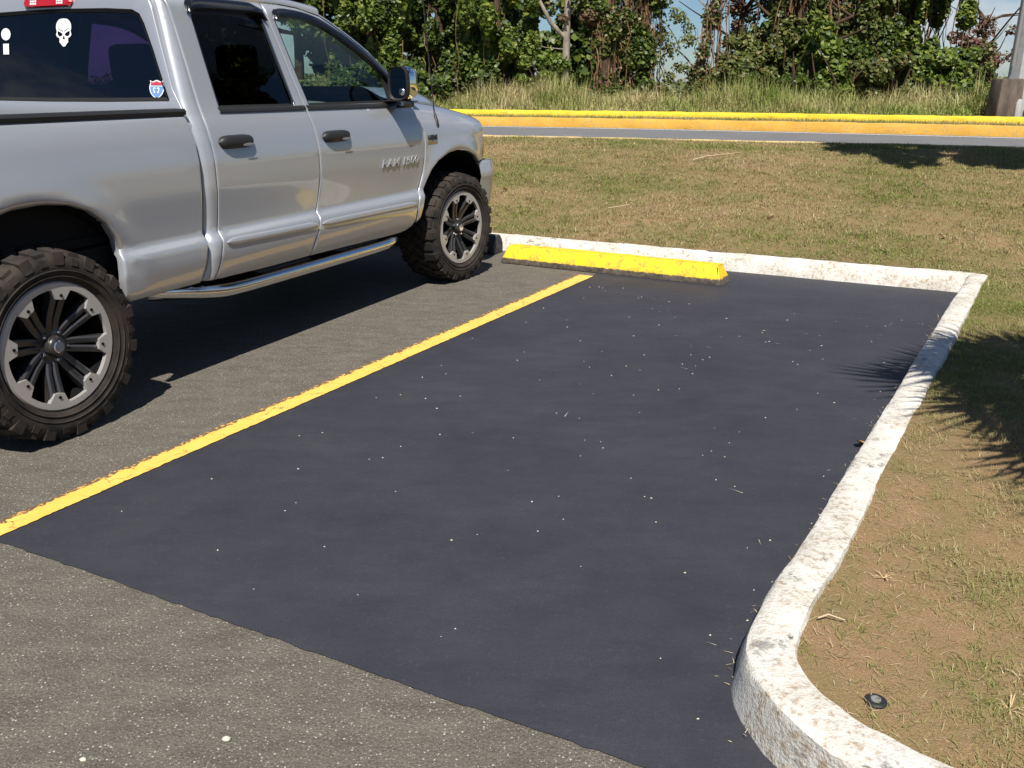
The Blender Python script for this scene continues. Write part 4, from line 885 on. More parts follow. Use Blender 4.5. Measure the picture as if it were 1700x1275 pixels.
def hub_mesh():
    b = MB(); b.lathe([(.085, .11), (.082, .06), (.070, .046), (.045, .042), (.043, .016), (.036, .006), (.026, .003)], 'y', 32, 0); b.lathe([(.026, .003), (.022, -.001), (.001, -.002)], 'y', 24, 1)
    for k in range(5):
        a = 2 * math.pi * k / 5 + .3; c = (.061 * math.cos(a), .05, .061 * math.sin(a)); b.lathe([(.011, .02), (.011, -.018), (.006, -.024), (.001, -.024)], 'y', 6, 2, c=c)
    return b
tb, rb, sb, hb = tyre_mesh(), ring_mesh(), spoke_mesh(), hub_mesh(); first = None
for (s_, sd, steer, rot) in ((0, 1, 0, R(101)), (3.57, 1, R(-7.5), R(74)), (0, -1, 0, R(10)), (3.57, -1, R(-7.5), R(33))):
    wl_ = .005
    if first is None:
        rim = rb.build('wheel', ['lip', 'gap_black'], truck, smooth=40); ty = tb.build('tyre', 'tyre', rim, smooth=35); ty.scale = (.982, .99, .982); sp0 = sb.build('spoke', ['spoke', 'spoke_edge'], rim, smooth=30); hu = hb.build('hub', ['spoke', 'bright_trim', 'chrome'], rim, smooth=40); first = rim
        sps = [sp0]
        for k in range(1, 8): c_ = sp0.copy(); COL.objects.link(c_); c_.parent = rim; sps.append(c_)
        for k, sp in enumerate(sps): sp.rotation_euler = (0, 2 * math.pi * k / 8, 0)
    else:
        rim = first.copy(); COL.objects.link(rim)
        for ch in [ty] + sps + [hu]: c_ = ch.copy(); COL.objects.link(c_); c_.parent = rim
    rim.parent = truck; rim.location = tp(s_, wl_, .406, sd)
    rim.rotation_mode = 'XYZ'
    # spin about the axle first, then steer / turn to face outward
    Mx = Matrix.Rotation(steer + (0 if sd > 0 else math.pi), 4, 'Z') @ Matrix.Rotation(rot, 4, 'Y'); rim.rotation_euler = Mx.to_euler()

# running boards
for sd in (1, -1):
    BL = -.13; path = catmull([tp(.78, -.30, .455, sd), tp(.92, -.19, .445, sd), tp(1.06, BL - .012, .425, sd), tp(1.25, BL, .412, sd), tp(1.9, BL, .410, sd), tp(2.56, BL, .412, sd), tp(2.72, BL - .004, .416, sd), tp(2.81, BL - .02, .424, sd), tp(2.85, BL - .05, .432, sd)], .06)
    b = MB(); b.tube(path, .072, 16, sq=(.90, .72)); rbd = b.build('running_board', 'bright_trim', truck, smooth=60)
    for s0, s1 in ((1.36, 1.88), (2.10, 2.62)):
        b = MB(); P_ = []
        for k in np.linspace(0, 1, 14):
            e = min(1, min(k, 1 - k) * 7) ** .5; P_.append([tp(s0 + (s1 - s0) * k, BL + c * .050 * (.4 + .6 * e), .4600 + .006 * e - .010 * c * c + (.0025 * (1 if int(k * 40) % 2 else 0)), sd) for c in np.linspace(-1, 1, 7)])
        b.grid(np.array(P_)); b.build('step_pad', 'cap_grey', rbd, smooth=40)
    for s_ in (1.15, 1.98, 2.6): b = MB(); b.tube([tp(s_, -.14, .41, sd), tp(s_, -.40, .50, sd)], .018, 6); b.build('bracket', 'chassis', rbd)

# mirrors
for sd in (1, -1):
    mr = MB()   # housing
    def mp_(s_, l_, z_): return tp(s_, l_, z_, sd)
    def rr_ring(s_, l0, l1, z0, z1, n=28, p=3.2):
        c0, c1 = (l0 + l1) / 2, (z0 + z1) / 2; out = []
        for k in range(n):
            a = 2 * math.pi * k / n; x = math.copysign(abs(math.cos(a)) ** (2 / p), math.cos(a)); y = math.copysign(abs(math.sin(a)) ** (2 / p), math.sin(a)); out.append(mp_(s_, c0 + (l1 - l0) / 2 * x, c1 + (z1 - z0) / 2 * y))
        return out
    mr.grid(np.array([rr_ring(2.765, -.068, .050, 1.348, 1.532), rr_ring(2.750, -.078, .060, 1.338, 1.542), rr_ring(2.79, -.080, .063, 1.336, 1.544)]), 0, close_v=True)
    mo = mr.build('mirror', 'black_plastic', truck, smooth=50)
    b = MB(); b.grid(np.array([rr_ring(2.79, -.082, .065, 1.334, 1.546), rr_ring(2.84, -.080, .072, 1.334, 1.546), rr_ring(2.885, -.070, .066, 1.342, 1.538), rr_ring(2.91, -.045, .045, 1.365, 1.515), rr_ring(2.918, -.01, .02, 1.42, 1.46)]), 0, close_v=True); b.build('mirror_shell', 'chrome', mo, smooth=60)
    b = MB(); b.add(rr_ring(2.766, -.068, .050, 1.348, 1.532), [tuple(range(28))]); b.build('mirror_glass', 'mirror_glass', mo)
    b = MB(); b.lathe([(.024, .0), (.020, -.006), (.001, -.008)], 'x', 16, c=mp_(2.766, .018, 1.388)); b.build('blind_spot_mirror', 'bright_trim', mo, smooth=60)
    b = MB(); b.grid(np.array([rr_ring(2.76, -.115, .050, 1.286, 1.338, 20), rr_ring(2.74, -.115, .045, 1.292, 1.333, 20)][::-1] + [rr_ring(2.87, -.115, .045, 1.288, 1.336, 20), rr_ring(2.89, -.10, .02, 1.300, 1.328, 20)]), 0, close_v=True); b.build('mirror_arm', 'black_plastic', mo, smooth=50)

# aerial on the near fender
b = MB(); b.tube([tp(3.325, -.050, 1.12), tp(3.335, -.052, 1.155), tp(3.345, -.062, 1.19), tp(3.36, -.085, 1.25)], [.004, .017, .014, .006], 10); b.tube([tp(3.36, -.085, 1.25), tp(3.362, -.13, 1.7), tp(3.36, -.16, 2.10)], [.0042, .0036, .003], 6); b.build('aerial', 'black_plastic', truck, smooth=50)

# raised lettering
def text_mesh(name, txt, size, s0, z0, mat, sd=1, ext=.004, shear=.25, width=None, parent=truck, bold=0.0, dz=0.0):
    cu = bpy.data.curves.new('txt', 'FONT'); cu.body = txt; cu.size = 1; cu.extrude = .04; cu.shear = shear; cu.offset = bold; cu.resolution_u = 3
    ob = bpy.data.objects.new('txt', cu); COL.objects.link(ob); bpy.context.view_layer.update(); dg = bpy.context.evaluated_depsgraph_get(); me0 = ob.evaluated_get(dg).to_mesh()
    v = np.array([x.co[:] for x in me0.vertices]); f = [tuple(p.vertices) for p in me0.polygons]; ob.evaluated_get(dg).to_mesh_clear(); bpy.data.objects.remove(ob)
    x = (v[:, 0] - v[:, 0].min()); x = x / x.max() * width; y = (v[:, 1] - v[:, 1].min()); y = y / y.max() * size
    s = s0 + x; z = z0 + y + dz * x / width; l = side_l(s, z) + .003 + np.where(v[:, 2] > 0, ext, 0)
    if sd < 0: s = s0 + width - x
    b = MB(); b.add([tp(float(a), float(bb), float(c), sd) for a, bb, c in zip(s, l, z)], f); return b.build(name, mat, parent)
for sd in (1, -1):
    text_mesh('name_badge', 'RAM 1500', .052, 2.565, .925, 'badge_silver', sd, width=.46, bold=.012, ext=.004)
    em = text_mesh('engine_badge', 'HEMI', .034, 3.17, 1.064, 'decal_black', sd, width=.125, shear=.1, bold=.012)
    ribbon_on('badge_plate', [(3.17, 1.045), (3.23, 1.044), (3.295, 1.043)], .008, em, side_map, sd, 'gold', .004)

# ------------------------------------------------------------------ trees, shrubs, poles and small things
def leaves(C, S, n, size, name, mat, parent, flat=.35, droop=0.0, shell=.55, stretch=1.5):
    n = int(n * 2.5); size *= .57
    """leaf-shaped faces spread through ellipsoids C (k,3) with radii S (k,3); n leaves in all"""
    C = np.array(C, float); S = np.array(S, float); vol = (S.prod(1)) ** .66; k = rng.choice(len(C), n, p=vol / vol.sum())
    d = rng.normal(size=(n, 3)); d /= np.linalg.norm(d, axis=1)[:, None]; r = rng.uniform(0, 1, n) ** (1 / 3.) * (1 - shell) + shell * rng.uniform(.75, 1.05, n)
    r *= 1 + .18 * np.sin(d[:, 0] * 7 + k) * np.sin(d[:, 2] * 6 + 2 * k)
    P = C[k] + d * S[k] * r[:, None]
    nrm = d * .7 + rng.normal(0, .55, (n, 3)) + np.array([.1, -.35, .45]); nrm /= np.linalg.norm(nrm, axis=1)[:, None]
    u = np.cross(nrm, rng.normal(size=(n, 3))); u /= np.linalg.norm(u, axis=1)[:, None]; u[:, 2] -= droop; w = np.cross(nrm, u); w /= np.linalg.norm(w, axis=1)[:, None]
    sz = size * rng.uniform(.5, 1.6, n); L = (u * (sz * stretch / 2)[:, None]); Wd = w * (sz * .5)[:, None]; bend = nrm * (sz * .12)[:, None]
    V = np.stack([P - L, P - L * .25 + Wd - bend, P + L * .45 + Wd * .75 - bend, P + L, P + L * .45 - Wd * .75 - bend, P - L * .25 - Wd - bend], 1).reshape(-1, 3)
    return fast_mesh(name, V, 6, mat, parent)
def limb(b, a, c, r0, r1, n=6, wob=.06, m=0):
    a, c = np.array(a, float), np.array(c, float); L = np.linalg.norm(c - a); k = max(3, int(L / .35)); t = np.linspace(0, 1, k + 1)
    P = a + (c - a) * t[:, None] + np.cumsum(rng.normal(0, wob * L / k * .6, (k + 1, 3)), 0) * np.sin(np.pi * t)[:, None]
    b.tube(P, list(r0 + (r1 - r0) * t), n, m); return P
def clumps(base, spread, z0, z1, k, r, flatten=.8):
    out = []; rad = []
    for i in range(k):
        z = rng.uniform(z0, z1); a = rng.uniform(0, 6.28); q = rng.uniform(0, 1) ** .6
        out.append((base[0] + spread[0] * q * math.cos(a), base[1] + spread[1] * q * math.sin(a), z)); f = rng.uniform(.65, 1.25); rad.append((r * f, r * f, r * f * flatten))
    return out, rad
def fz(x, y): return float(field_z(np.array([[x, y]]))[0])
def tree(name, label, xy, top, trunk_r, crowns, leaf_mats, group=None, cat='tree', bark='bark_dark', lean=(0, 0), branches=6, vines=0, size=.14, shell=.55, hang=None, core=True):
    x, y = xy; z0 = fz(x, y); o = tag(empty(name, (x, y, z0)), label, cat, group)
    b = MB(); tipx, tipy = lean; P = limb(b, (0, 0, -.1), (tipx, tipy, top), trunk_r, trunk_r * .45, 9, .05)
    for i in range(branches):
        k = rng.integers(len(P) // 3, len(P)); a = rng.uniform(0, 6.28); L = rng.uniform(.8, 2.0); q = P[k]
        limb(b, q, q + np.array([math.cos(a) * L, math.sin(a) * L, rng.uniform(.1, 1.0) * L]), trunk_r * .38, trunk_r * .10, 6, .12)
    b.build('trunk', bark, o, smooth=60)
    for (C, S), n, mt in zip(crowns, [c[2] for c in leaf_mats], leaf_mats):
        leaves(C, S, n, mt[1], 'crown', mt[0], o, shell=shell)
    if vines:
        b = MB()
        for i in range(vines):
            k = rng.integers(len(P) // 3, len(P)); q = P[k] + rng.normal(0, hang[0] if hang else .3, 3) * np.array([1, .6, .3]); zt = q[2]; zb = rng.uniform(-.1, zt * .6); n_ = 7
            b.tube([(q[0] + rng.normal(0, .05), q[1] + rng.normal(0, .05), zt + (zb - zt) * j / (n_ - 1)) for j in range(n_)], rng.uniform(.006, .02), 4, cap=False)
        b.build('hanging_vines', 'vine_dry', o)
    return o
Y0 = 23.5
def bush(name, label, c, crowns, leafm, stems=5, cat='shrub', shell=.55, group=None, bark='bark_dark', stemh=1.2):
    z0 = fz(*c); o = tag(empty(name, (c[0], c[1], z0)), label, cat, group); b = MB()
    for i in range(stems): a = rng.uniform(0, 6.28); limb(b, (rng.normal(0, .15), rng.normal(0, .15), -.1), (math.cos(a) * .6, math.sin(a) * .5, stemh * rng.uniform(.7, 1.2)), .035, .012, 5, .1)
    b.build('stem', bark, o, smooth=60)
    for (C, S), mt in zip(crowns, leafm): leaves(C, S, mt[2], mt[1], 'foliage', mt[0], o, shell=shell)
    return o
cl_ = lambda sx, sy, z0, z1, k, r, ox=0., oy=0.: clumps((ox, oy), (sx, sy), z0, z1, k, r)


def strands(sx, sy, z0, z1, k, r, ox=0., oy=0., tall=1.7):
    """elongated hanging clumps, like curtains of creeper"""
    C, S = clumps((ox, oy), (sx, sy), z0, z1, k, r); return C, [(p * .75, p * .7, p * tall * rng.uniform(.6, 1.2)) for p, _, _ in S]
G1, G2 = 'trees beyond the road', 'thickets beyond the road'
# left: dense vine-hung trees behind the truck
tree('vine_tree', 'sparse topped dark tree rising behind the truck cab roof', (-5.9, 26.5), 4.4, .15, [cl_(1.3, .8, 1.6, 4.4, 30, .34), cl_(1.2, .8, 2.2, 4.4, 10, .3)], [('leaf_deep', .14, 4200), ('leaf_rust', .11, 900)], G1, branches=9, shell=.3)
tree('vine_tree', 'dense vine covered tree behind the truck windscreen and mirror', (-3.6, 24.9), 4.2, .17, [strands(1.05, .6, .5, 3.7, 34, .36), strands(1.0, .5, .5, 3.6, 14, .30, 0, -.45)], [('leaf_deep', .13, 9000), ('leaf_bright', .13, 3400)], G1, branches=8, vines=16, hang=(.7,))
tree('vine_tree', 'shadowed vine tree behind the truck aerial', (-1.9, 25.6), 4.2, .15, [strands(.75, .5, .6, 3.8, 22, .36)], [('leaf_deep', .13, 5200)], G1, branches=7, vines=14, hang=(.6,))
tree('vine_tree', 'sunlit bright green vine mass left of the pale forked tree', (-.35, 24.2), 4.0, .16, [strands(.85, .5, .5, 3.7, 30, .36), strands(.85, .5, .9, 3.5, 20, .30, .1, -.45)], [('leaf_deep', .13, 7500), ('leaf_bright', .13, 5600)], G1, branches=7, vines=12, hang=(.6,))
bush('vine_thicket', 'low bright vine thicket at the foot of the forked tree', (.75, 23.6), [cl_(.62, .35, .3, 1.1, 12, .27)], [('leaf_bright', .12, 2600)], group=G2)
bush('vine_thicket', 'low dark thicket behind the truck hood', (-3.0, 23.6), [cl_(1.6, .45, .2, 1.1, 20, .32)], [('leaf_deep', .12, 4200)], group=G2)

# pale forked tree
x, y = 1.29, 23.6; z0 = fz(x, y); o = tag(empty('forked_tree', (x, y, z0)), 'slim pale barked tree with one bare fork leaning left', 'tree', G1)
b = MB(); P = limb(b, (0, 0, -.1), (.08, 0, 4.4), .105, .06, 9, .015)
limb(b, (.0, 0, 1.62), (-.36, -.05, 1.95), .065, .055, 7, .02); limb(b, (-.36, -.05, 1.95), (-.95, -.1, 3.0), .055, .03, 7, .05); limb(b, (-.6, -.07, 2.4), (-.85, .1, 2.45), .02, .006, 5, .1); limb(b, (.04, 0, 2.1), (.65, .1, 2.8), .03, .01, 5, .1); limb(b, (0, 0, 1.35), (-.7, 0, 1.45), .015, .005, 5, .1)
b.build('trunk', 'bark_pale', o, smooth=60)
C, S = cl_(.7, .4, 2.0, 3.6, 14, .24, .15); leaves(C, S, 700, .10, 'crown', 'leaf_olive', o, shell=.2); C, S = cl_(.5, .4, 1.9, 3.2, 7, .22, .3); leaves(C, S, 260, .09, 'crown', 'leaf_rust', o, shell=.2)

# vine-wrapped trunks in the middle
def wrapped(name, label, xy, top, r, lean, mats, wrap_r, bark='bark_dark', vines=40, hangr=.22, extra=None, branches=4):
    x, y = xy; z0 = fz(x, y); o = tag(empty(name, (x, y, z0)), label, 'tree', G1); b = MB(); P = limb(b, (0, 0, -.1), (lean[0], lean[1], top), r, r * .6, 9, .04)
    for i in range(branches):
        k = rng.integers(len(P) // 2, len(P)); a = rng.uniform(0, 6.28); L = rng.uniform(.6, 1.5); limb(b, P[k], P[k] + np.array([math.cos(a) * L, math.sin(a) * .5 * L, rng.uniform(.1, .9) * L]), r * .32, r * .08, 5, .14)
    b.build('trunk', bark, o, smooth=60)
    k = np.linspace(0, 1, 22); C = [P[int(q * (len(P) - 1))] + rng.normal(0, .10, 3) for q in k]; S = [(wrap_r * rng.uniform(.5, 1.2), wrap_r * .8, .26) for _ in k]
    for mt, sz, n in mats: leaves(C, S, n, sz, 'vine_leaves', mt, o, shell=.3)
    b = MB()
    for i in range(vines):
        q = P[rng.integers(len(P) // 4, len(P))]; a = rng.normal(0, hangr); zt = q[2] + rng.uniform(-.2, .5); zb = max(-.05, zt - rng.uniform(.5, 2.6))
        b.tube([(q[0] + a + rng.normal(0, .03), q[1] - rng.uniform(0, .2), zt + (zb - zt) * j / 6) for j in range(7)], rng.uniform(.005, .018), 4, cap=False)
    b.build('hanging_vines', 'vine_dry', o)
    if extra:
        for (C, S), (mt, sz, n) in extra: leaves(C, S, n, sz, 'crown', mt, o, shell=.2)
    return o
wrapped('vine_clad_tree', 'thick reddish trunk wrapped in dry hanging vines', (2.28, 23.8), 4.2, .19, (.1, 0), [('leaf_deep', .10, 900), ('leaf_rust', .08, 350)], .24, vines=120, hangr=.17, extra=[(strands(.5, .35, .3, 2.2, 12, .24, .1), ('leaf_olive', .10, 1100)), (strands(.35, .3, 1.9, 3.6, 8, .25, -.38), ('leaf_deep', .10, 800))])
wrapped('vine_clad_tree', 'pale trunk among loose green vines right of the reddish trunk', (2.84, 24.2), 4.2, .10, (.03, 0), [('leaf_olive', .10, 800)], .22, 'bark_pale', 40, .2, extra=[(strands(.3, .3, .4, 3.6, 12, .24), ('leaf_olive', .10, 1100))])
wrapped('vine_clad_tree', 'dark trunk with brown vine curtain left of the sky gap', (3.30, 24.0), 4.2, .17, (-.05, 0), [('leaf_deep', .10, 900), ('leaf_olive', .10, 700)], .30, vines=110, hangr=.2, extra=[(strands(.36, .35, .3, 3.7, 18, .26), ('leaf_deep', .11, 1700)), (strands(.2, .2, 1.2, 3.4, 6, .2, .34), ('leaf_olive', .09, 260))])
wrapped('leaning_tree', 'pale leaning tree with vine clad trunk beside the sky gap', (4.42, 23.7), 4.4, .13, (.85, .1), [('leaf_olive', .09, 800), ('leaf_rust', .08, 420)], .22, 'bark_pale', 50, .16, extra=[(strands(.28, .3, .2, 1.3, 8, .22, .2), ('leaf_olive', .09, 600))], branches=5)
o = [q for q in bpy.data.objects if q.name.startswith('leaning_tree')][0]; b = MB()
for a_, c_ in (((.1, 0, .8), (-.85, 0, .52)), ((.15, 0, .9), (-.55, .1, 1.6)), ((-.4, 0, .66), (-.9, .1, 1.3)), ((.45, 0, 2.2), (-.3, .1, 2.9)), ((.38, 0, 1.8), (-.75, 0, 1.45)), ((-.3, 0, 1.4), (-.7, 0, 2.0)), ((.6, 0, 2.8), (1.4, 0, 3.3))): limb(b, a_, c_, .028, .006, 5, .2)
b.build('branches', 'bark_pale', o, smooth=60)
C, S = cl_(.7, .3, .6, 2.9, 16, .2, -.35); leaves(C, S, 420, .08, 'crown', 'leaf_olive', o, shell=.2)

# right of the gap
tree('sparse_tree', 'sparse reddish leaved tree with sky showing through', (5.85, 25.0), 4.2, .09, [cl_(.85, .6, 1.5, 3.7, 26, .24), cl_(.85, .6, 1.3, 3.6, 16, .24)], [('leaf_rust', .085, 1300), ('leaf_olive', .085, 800)], G1, branches=18, shell=.2)
bush('rounded_shrub', 'olive green shrub between leaning tree and big leaved vine', (5.75, 23.5), [cl_(.75, .45, .3, 1.65, 24, .28), cl_(.6, .4, .2, 1.1, 8, .26)], [('leaf_olive', .11, 3600), ('leaf_deep', .11, 1500)], group=G2)
tree('vine_tree', 'tree hung with brown vines over big leaved green creeper', (7.05, 23.9), 4.2, .17, [strands(.75, .5, .3, 3.8, 30, .30), strands(.40, .3, .2, 2.3, 12, .28, .25, -.6)], [('leaf_olive', .12, 4800), ('leaf_bright', .15, 1500)], G1, branches=6, vines=110, hang=(.32,))
bush('big_leaf_creeper', 'big leaved dark green creeper spilling down to the yellow kerb', (7.55, 22.4), [([(0, 0, .3), (.05, 0, .8), (-.15, .2, 1.3), (.2, .1, .5), (-.2, 0, .5), (-.3, .3, 1.7)], [(.28, .25, .34)] * 6)], [('leaf_bright', .17, 900)], group=G2)
bush('rounded_shrub', 'low green shrub in front of the brown vine tree', (6.75, 22.8), [cl_(.6, .3, .15, .7, 10, .24)], [('leaf_deep', .12, 1700)], group=G2)
tree('vine_tree', 'olive vine tree in the middle of the right hand thicket', (8.6, 24.2), 4.2, .16, [strands(.85, .5, .4, 3.8, 32, .32), strands(.7, .5, .4, 1.8, 10, .3, 0, -.6)], [('leaf_olive', .12, 5600), ('leaf_deep', .11, 1900)], G1, branches=6, vines=50, hang=(.6,))
tree('vine_tree', 'dark crowned tree with yellow green vine patches near the pole', (10.0, 24.3), 4.4, .19, [strands(1.0, .6, .7, 4.0, 34, .36), strands(.9, .5, .7, 3.2, 14, .28, .2, -.6)], [('leaf_deep', .13, 7000), ('leaf_bright', .13, 2200)], G1, branches=7, vines=50, hang=(.6,))
bush('rounded_shrub', 'leafy green shrub left of the concrete block', (10.25, 22.2), [cl_(.6, .4, .2, 1.25, 18, .28)], [('leaf_bright', .12, 2900)], group=G2)
bush('rounded_shrub', 'olive shrub with straw grass under the dark crowned tree', (8.95, 22.8), [cl_(.75, .35, .2, 1.1, 14, .27)], [('leaf_olive', .11, 2700)], group=G2)
tree('sparse_tree', 'sparse russet tree behind the concrete pole', (12.3, 25.3), 2.3, .08, [cl_(1.1, .7, .5, 2.3, 26, .28), cl_(1.0, .7, .4, 1.6, 12, .3)], [('leaf_rust', .085, 1900), ('leaf_olive', .09, 1900)], G1, branches=18, shell=.2)
for x_, y_, lb in ((-5.0, 28.5, 'dark tree deep in the wood left of the truck mirror'), (-2.6, 29.0, 'dark tree deep in the wood right of the truck mirror'), (-.4, 28.2, 'dark tree deep in the wood behind the bright vine mass'), (2.4, 28.0, 'dark tree deep in the wood behind the reddish vine trunk'), (8.0, 28.0, 'dark tree deep in the wood behind the brown vine tree'), (10.4, 28.5, 'dark tree deep in the wood behind the dark crowned tree')):
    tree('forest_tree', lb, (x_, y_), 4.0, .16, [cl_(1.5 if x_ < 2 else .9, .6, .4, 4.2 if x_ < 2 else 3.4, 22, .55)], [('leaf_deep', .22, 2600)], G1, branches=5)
# low scrub closing the view behind the trunks, far off
P = np.stack([rng.uniform(-30, 40, 46), rng.uniform(48, 60, 46)], 1); C = [(p[0], p[1], fz(*p) + rng.uniform(.2, .9)) for p in P]; S = [(rng.uniform(1.4, 2.6), 1.2, rng.uniform(.6, 1.15)) for _ in P]
tag(leaves(C, S, 12000, .24, 'far_scrub', 'leaf_olive', None), 'far belt of low olive scrub seen between the trunks', kind='stuff')
P = np.stack([rng.uniform(-9, 16, 70), rng.uniform(23.6, 26.5, 70)], 1); P = P[(P[:, 0] < 3.3) | (P[:, 0] > 5.0)]; C = [(p[0], p[1], fz(*p) + rng.uniform(.1, .5)) for p in P]; S = [(rng.uniform(.4, .8), .5, rng.uniform(.25, .55)) for _ in P]
tag(leaves(C, S, 12000, .12, 'undergrowth', 'leaf_olive', None), 'tangled olive undergrowth among the tree feet', kind='stuff')

# trees behind the photographer that the cab glass mirrors, and those that throw the shadows
def plain_tree(name, label, xy, z0, top, r, crowns, mt, group):
    o = tag(empty(name, (xy[0], xy[1], z0)), label, 'tree', group); b = MB(); P = limb(b, (0, 0, -.05), (.1, .1, top), r, r * .4, 9, .04)
    for i in range(9): k = rng.integers(len(P) // 2, len(P)); a = rng.uniform(0, 6.28); L = rng.uniform(.8, 1.9); limb(b, P[k], P[k] + np.array([math.cos(a) * L, math.sin(a) * L, rng.uniform(0, .6) * L]), r * .35, r * .08, 5, .1)
    b.build('trunk', 'bark_dark', o, smooth=60)
    for (C, S), n in crowns: leaves(C, S, n, mt[1], 'crown', mt[0], o, shell=.4)
    return o
plain_tree('broad_tree', 'broad tree behind the lot mirrored in the cab rear window', (-8.5, -10.5), 0, 3.0, .2, [(cl_(2.0, 1.6, 1.4, 3.9, 20, .8), 7000)], ('leaf_deep', .2), 'trees behind the lot')
plain_tree('broad_tree', 'smaller tree behind the lot mirrored in the cab rear window', (-12.5, -9.0), 0, 2.6, .18, [(cl_(1.9, 1.6, 1.0, 3.2, 18, .8), 6000)], ('leaf_deep', .2), 'trees behind the lot')
plain_tree('broad_tree', 'tree out of frame right casting shade on bank and road', (8.2, 8.3), .3, 5.2, .2, [(cl_(4.3, 1.6, 4.3, 5.6, 90, .45), 9000)], ('leaf_deep', .2), 'trees beside the road')

# fan palm out of frame right whose fronds shade the kerb
def fan_palm(px_, py_, label):
    o = tag(empty('fan_palm', (px_, py_, .12)), label, 'palm tree', 'fan palms beside the bay')
    b = MB(); b.tube([(0, 0, -.1), (0, 0, .5), (.01, 0, 1.1), (.02, .02, 1.75)], [.13, .12, .11, .09], 12); b.build('trunk', 'bark_dark', o, smooth=60)
    for i in range(42):
        a = 2 * math.pi * i / 42 + rng.uniform(-.1, .1); el = rng.uniform(-.35, .9); L = rng.uniform(.55, .80); hub = np.array([.02, .02, 1.75]); d = np.array([math.cos(a) * math.cos(el), math.sin(a) * math.cos(el), math.sin(el)])
        tip = hub + d * L + np.array([0, 0, -.05]); b = MB(); b.tube([hub, hub + d * L * .5 + np.array([0, 0, .02]), tip], .009, 5)
        side = np.cross(d, [0, 0, 1]); side /= np.linalg.norm(side); upv = np.cross(side, d)
        for k in range(23):
            f = (k - 11) / 11 * 1.65; ln = .66 * (1 - .22 * abs(f) / 1.65) * rng.uniform(.88, 1.08); dd = d * math.cos(f) + side * math.sin(f); wv = np.cross(dd, upv); wv /= np.linalg.norm(wv); q1 = tip + dd * ln * .5 + upv * .02; q2 = tip + dd * ln - upv * (.05 + .06 * rng.uniform()) - np.array([0, 0, .05])
            b.add([tip, q1 + wv * .019, q2, q1 - wv * .019], [(0, 1, 2, 3)])
        b.build('frond', 'leaf_palm', o)
fan_palm(2.86, 2.52, 'short fan palm out of frame right, shading the side kerb')
fan_palm(2.98, 1.72, 'nearer short fan palm out of frame right, shading the turf')

# concrete pole and block
o = tag(empty('utility_pole', (9.31, 17.6, .80)), 'grey concrete pole at the right edge beyond the road', 'pole')
b = MB(); b.tube([(.10, 0, -.1), (.10, 0, 2.2), (.10, 0, 7.0)], [.30, .275, .21], 8); b.build('shaft', 'pole', o, smooth=20)
b = MB(); b.tube([(-.21, -.12, .9), (-.185, -.12, 2.5), (-.14, -.10, 6.5)], .035, 8); b.build('riser_pipe', 'cap_grey', o, smooth=60)
b = MB(); b.lathe([(.075, -.05), (.075, .28), (.055, .34), (.001, .35)], 'z', 12, c=(-.12, -.34, 0)); b.build('conduit_stub', 'pole', o, smooth=50)
b = MB(); b.lathe([(.07, -.05), (.07, .22), (.05, .25), (.001, .26)], 'z', 12, c=(.10, -.36, 0)); b.build('conduit_stub', 'pole', o, smooth=50)
bm = bmesh.new(); bmesh.ops.create_cube(bm, size=1)
for v in bm.verts: v.co = Vector((v.co.x * (.46 if v.co.z < 0 else .40), v.co.y * .42, (v.co.z + .5) * .74 - .05))
bmesh.ops.bevel(bm, geom=list(bm.edges), offset=.02, segments=2, affect='EDGES', profile=.5); b = MB(); b.addbm(bm); ob = b.build('concrete_block', 'stained', smooth=40); ob.location = (9.02, 17.42, .80); tag(ob, 'dark stained concrete block left of the grey pole', 'concrete block')

# sprinkler cap in the soil
o = tag(empty('irrigation_cap', (.832, 1.742, float(bank_z([[.832, 1.742]])[0]) + .0015)), 'small black round irrigation cap set in the soil', 'irrigation cap')
b = MB(); b.lathe([(.025, -.03), (.026, .0), (.0245, .003), (.020, .005), (.013, .0045), (.001, .0045)], 'z', 28); b.build('cover', 'cap_plastic', o, smooth=40)
b = MB(); b.lathe([(.012, .004), (.011, .0075), (.008, .008), (.0075, .006), (.001, .0055)], 'z', 20); b.build('nozzle_ring', 'cap_grey', o, smooth=40)

# fallen leaves and twigs
def dry_leaf(name, label, p, size, rz, mat, tilt=.35, group=None):
    b = MB(); L = size; rows_ = []
    for k in np.linspace(0, 1, 7): w = L * .30 * math.sin(math.pi * min(k * 1.02, 1)) ** .8 + .0004; rows_.append([((k - .5) * L, c * w, .10 * L * abs(c) + .14 * L * (k - .5) ** 2 * 4 * .5 + .004) for c in (-1, -.4, 0, .4, 1)])
    b.grid(np.array(rows_)); ob = b.build(name, mat, smooth=60); ob.location = p; ob.rotation_euler = (tilt * .5, tilt, rz); return tag(ob, label, 'leaf', group)
dry_leaf('dry_leaf', 'curled brown leaf on the sealed bay against the side kerb', (1.455, 3.52, .016), .075, .9, 'leaf_dry')
dry_leaf('dry_leaf', 'pale leaf with raised tips on the bank grass above the wheel stop', (2.36, 8.35, float(bank_z([[2.36, 8.35]])[0]) + .02), .09, 2.2, 'leaf_dry_pale', .8)
dry_leaf('dry_leaf', 'pale leaf on the bank grass near the corner of the kerbs', (3.55, 7.5, float(bank_z([[3.55, 7.5]])[0]) + .02), .08, .4, 'leaf_dry_pale', .3)
dry_leaf('dry_leaf', 'tan leaf on the bank just right of the truck bumper', (-.08, 10.2, float(bank_z([[-.08, 10.2]])[0]) + .02), .09, 1.4, 'leaf_dry_pale', .5)
dry_leaf('dry_leaf', 'tan leaf high on the right of the bank', (4.65, 8.3, float(bank_z([[4.65, 8.3]])[0]) + .02), .09, 1.9, 'leaf_dry', .5)
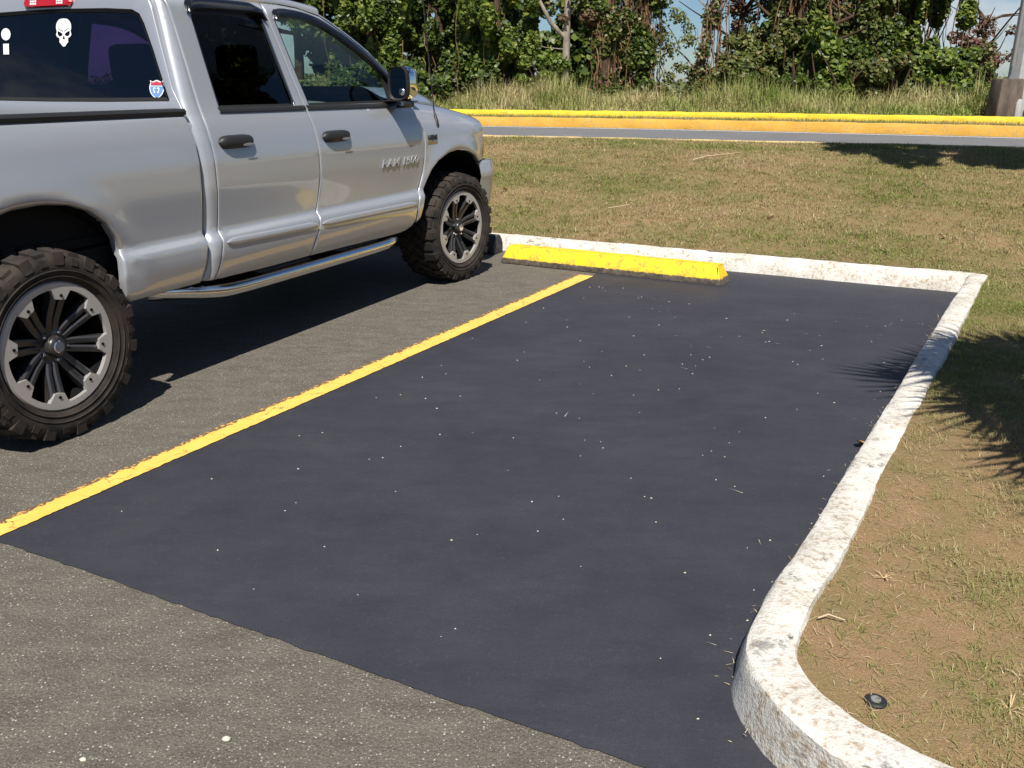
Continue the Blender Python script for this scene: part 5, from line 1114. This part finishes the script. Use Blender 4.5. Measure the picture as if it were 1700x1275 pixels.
def twig(name, label, pts, r, mat='twig'):
    pts = [(x, y, float(bank_z([[x, y]])[0]) + z) for x, y, z in pts]; b = MB(); b.tube(pts, [r, r, r * .8, r * .4][:len(pts)], 5); return tag(b.build(name, mat, smooth=60), label, 'twig')
twig('dry_twig', 'long pale twig lying high on the grass bank', [(2.18, 11.25, .03), (2.35, 11.3, .05), (2.6, 11.38, .05), (2.82, 11.48, .05)], .0055)
twig('dry_twig', 'short pale twig low on the bank above the wheel stop', [(.95, 9.05, .02), (1.05, 9.03, .03), (1.16, 9.06, .03)], .0045)
twig('dry_twig', 'small white root lying on the soil near the kerb nose', [(.80, 2.06, .012), (.83, 2.07, .018), (.87, 2.055, .012)], .0025)
# straw tufts on the bare soil
def tuft(label, x, y, n, L, mat):
    o = tag(empty('straw_tuft', (x, y, float(bank_z([[x, y]])[0]))), label, 'grass tuft', 'straw tufts on the island'); b = MB()
    for i in range(n):
        a = rng.uniform(0, 6.28); l = L * rng.uniform(.5, 1.1); e = rng.uniform(.05, .5); d = np.array([math.cos(a), math.sin(a)]); s_ = np.array([-d[1], d[0]]) * .0012
        m_ = d * l * .5; t2 = d * l; b.add([(-s_[0], -s_[1], 0), (s_[0], s_[1], 0), (m_[0] + s_[0], m_[1] + s_[1], l * e), (t2[0], t2[1], l * e * .8), (m_[0] - s_[0], m_[1] - s_[1], l * e)], [(0, 1, 2, 3, 4)])
    b.build('blade', mat, o); return o
tuft('straw tuft right of the black irrigation cap', 1.13, 1.72, 16, .05, 'leaf_dry_pale'); tuft('second straw tuft beyond the irrigation cap near the right edge', 1.22, 1.84, 14, .045, 'leaf_dry_pale'); tuft('straw tuft in the middle of the bare soil patch', 1.06, 2.28, 14, .04, 'leaf_dry_pale')
# pale grit specks strewn over the sealed bay
P = L0 + Ld * rng.uniform(.1, 4.6, 150)[:, None] - Ln * rng.uniform(.1, 2.45, 150)[:, None]; P = P[inside(P, poly_s)]
b = MB()
for p in P:
    r = rng.uniform(.0018, .004) * (1 + .12 * p[1] / 3); a = rng.uniform(0, 6.28); q = [(p[0] + r * rng.uniform(.7, 1.4) * math.cos(a + k * 1.571), p[1] + r * rng.uniform(.6, 1.) * math.sin(a + k * 1.571), .005) for k in range(4)]
    b.add(q + [(p[0], p[1], .005 + r * .8)], [(0, 1, 4), (1, 2, 4), (2, 3, 4), (3, 0, 4)])
for i in range(11):
    p = P[rng.integers(len(P))] + rng.normal(0, .05, 2); a = rng.uniform(0, 6.28); l = rng.uniform(.012, .035); d = np.array([math.cos(a), math.sin(a)]) * l; s_ = np.array([-d[1], d[0]]) * .05; b.add([(*(p - d - s_), .006), (*(p - d + s_), .006), (*(p + d), .010)], [(0, 1, 2)])
tag(b.build('grit_specks', 'speck'), 'pale grit and grass clippings scattered over the sealed bay', kind='stuff')
for i, (x, y, r, lb) in enumerate(((-.665, 1.745, .010, 'largest pale pebble on the old asphalt in the foreground'), (-.97, 1.68, .007, 'smaller bluish pebble on the old asphalt at far left foreground'))):
    bm = bmesh.new(); bmesh.ops.create_icosphere(bm, subdivisions=1, radius=r)
    for v in bm.verts: v.co = Vector((v.co.x * 1.2, v.co.y, v.co.z * .6)) * rng.uniform(.85, 1.15)
    bb = MB(); bb.addbm(bm); ob = bb.build('pebble', 'speck', smooth=60); ob.location = (x, y, r * .45); tag(ob, lb, 'pebble')
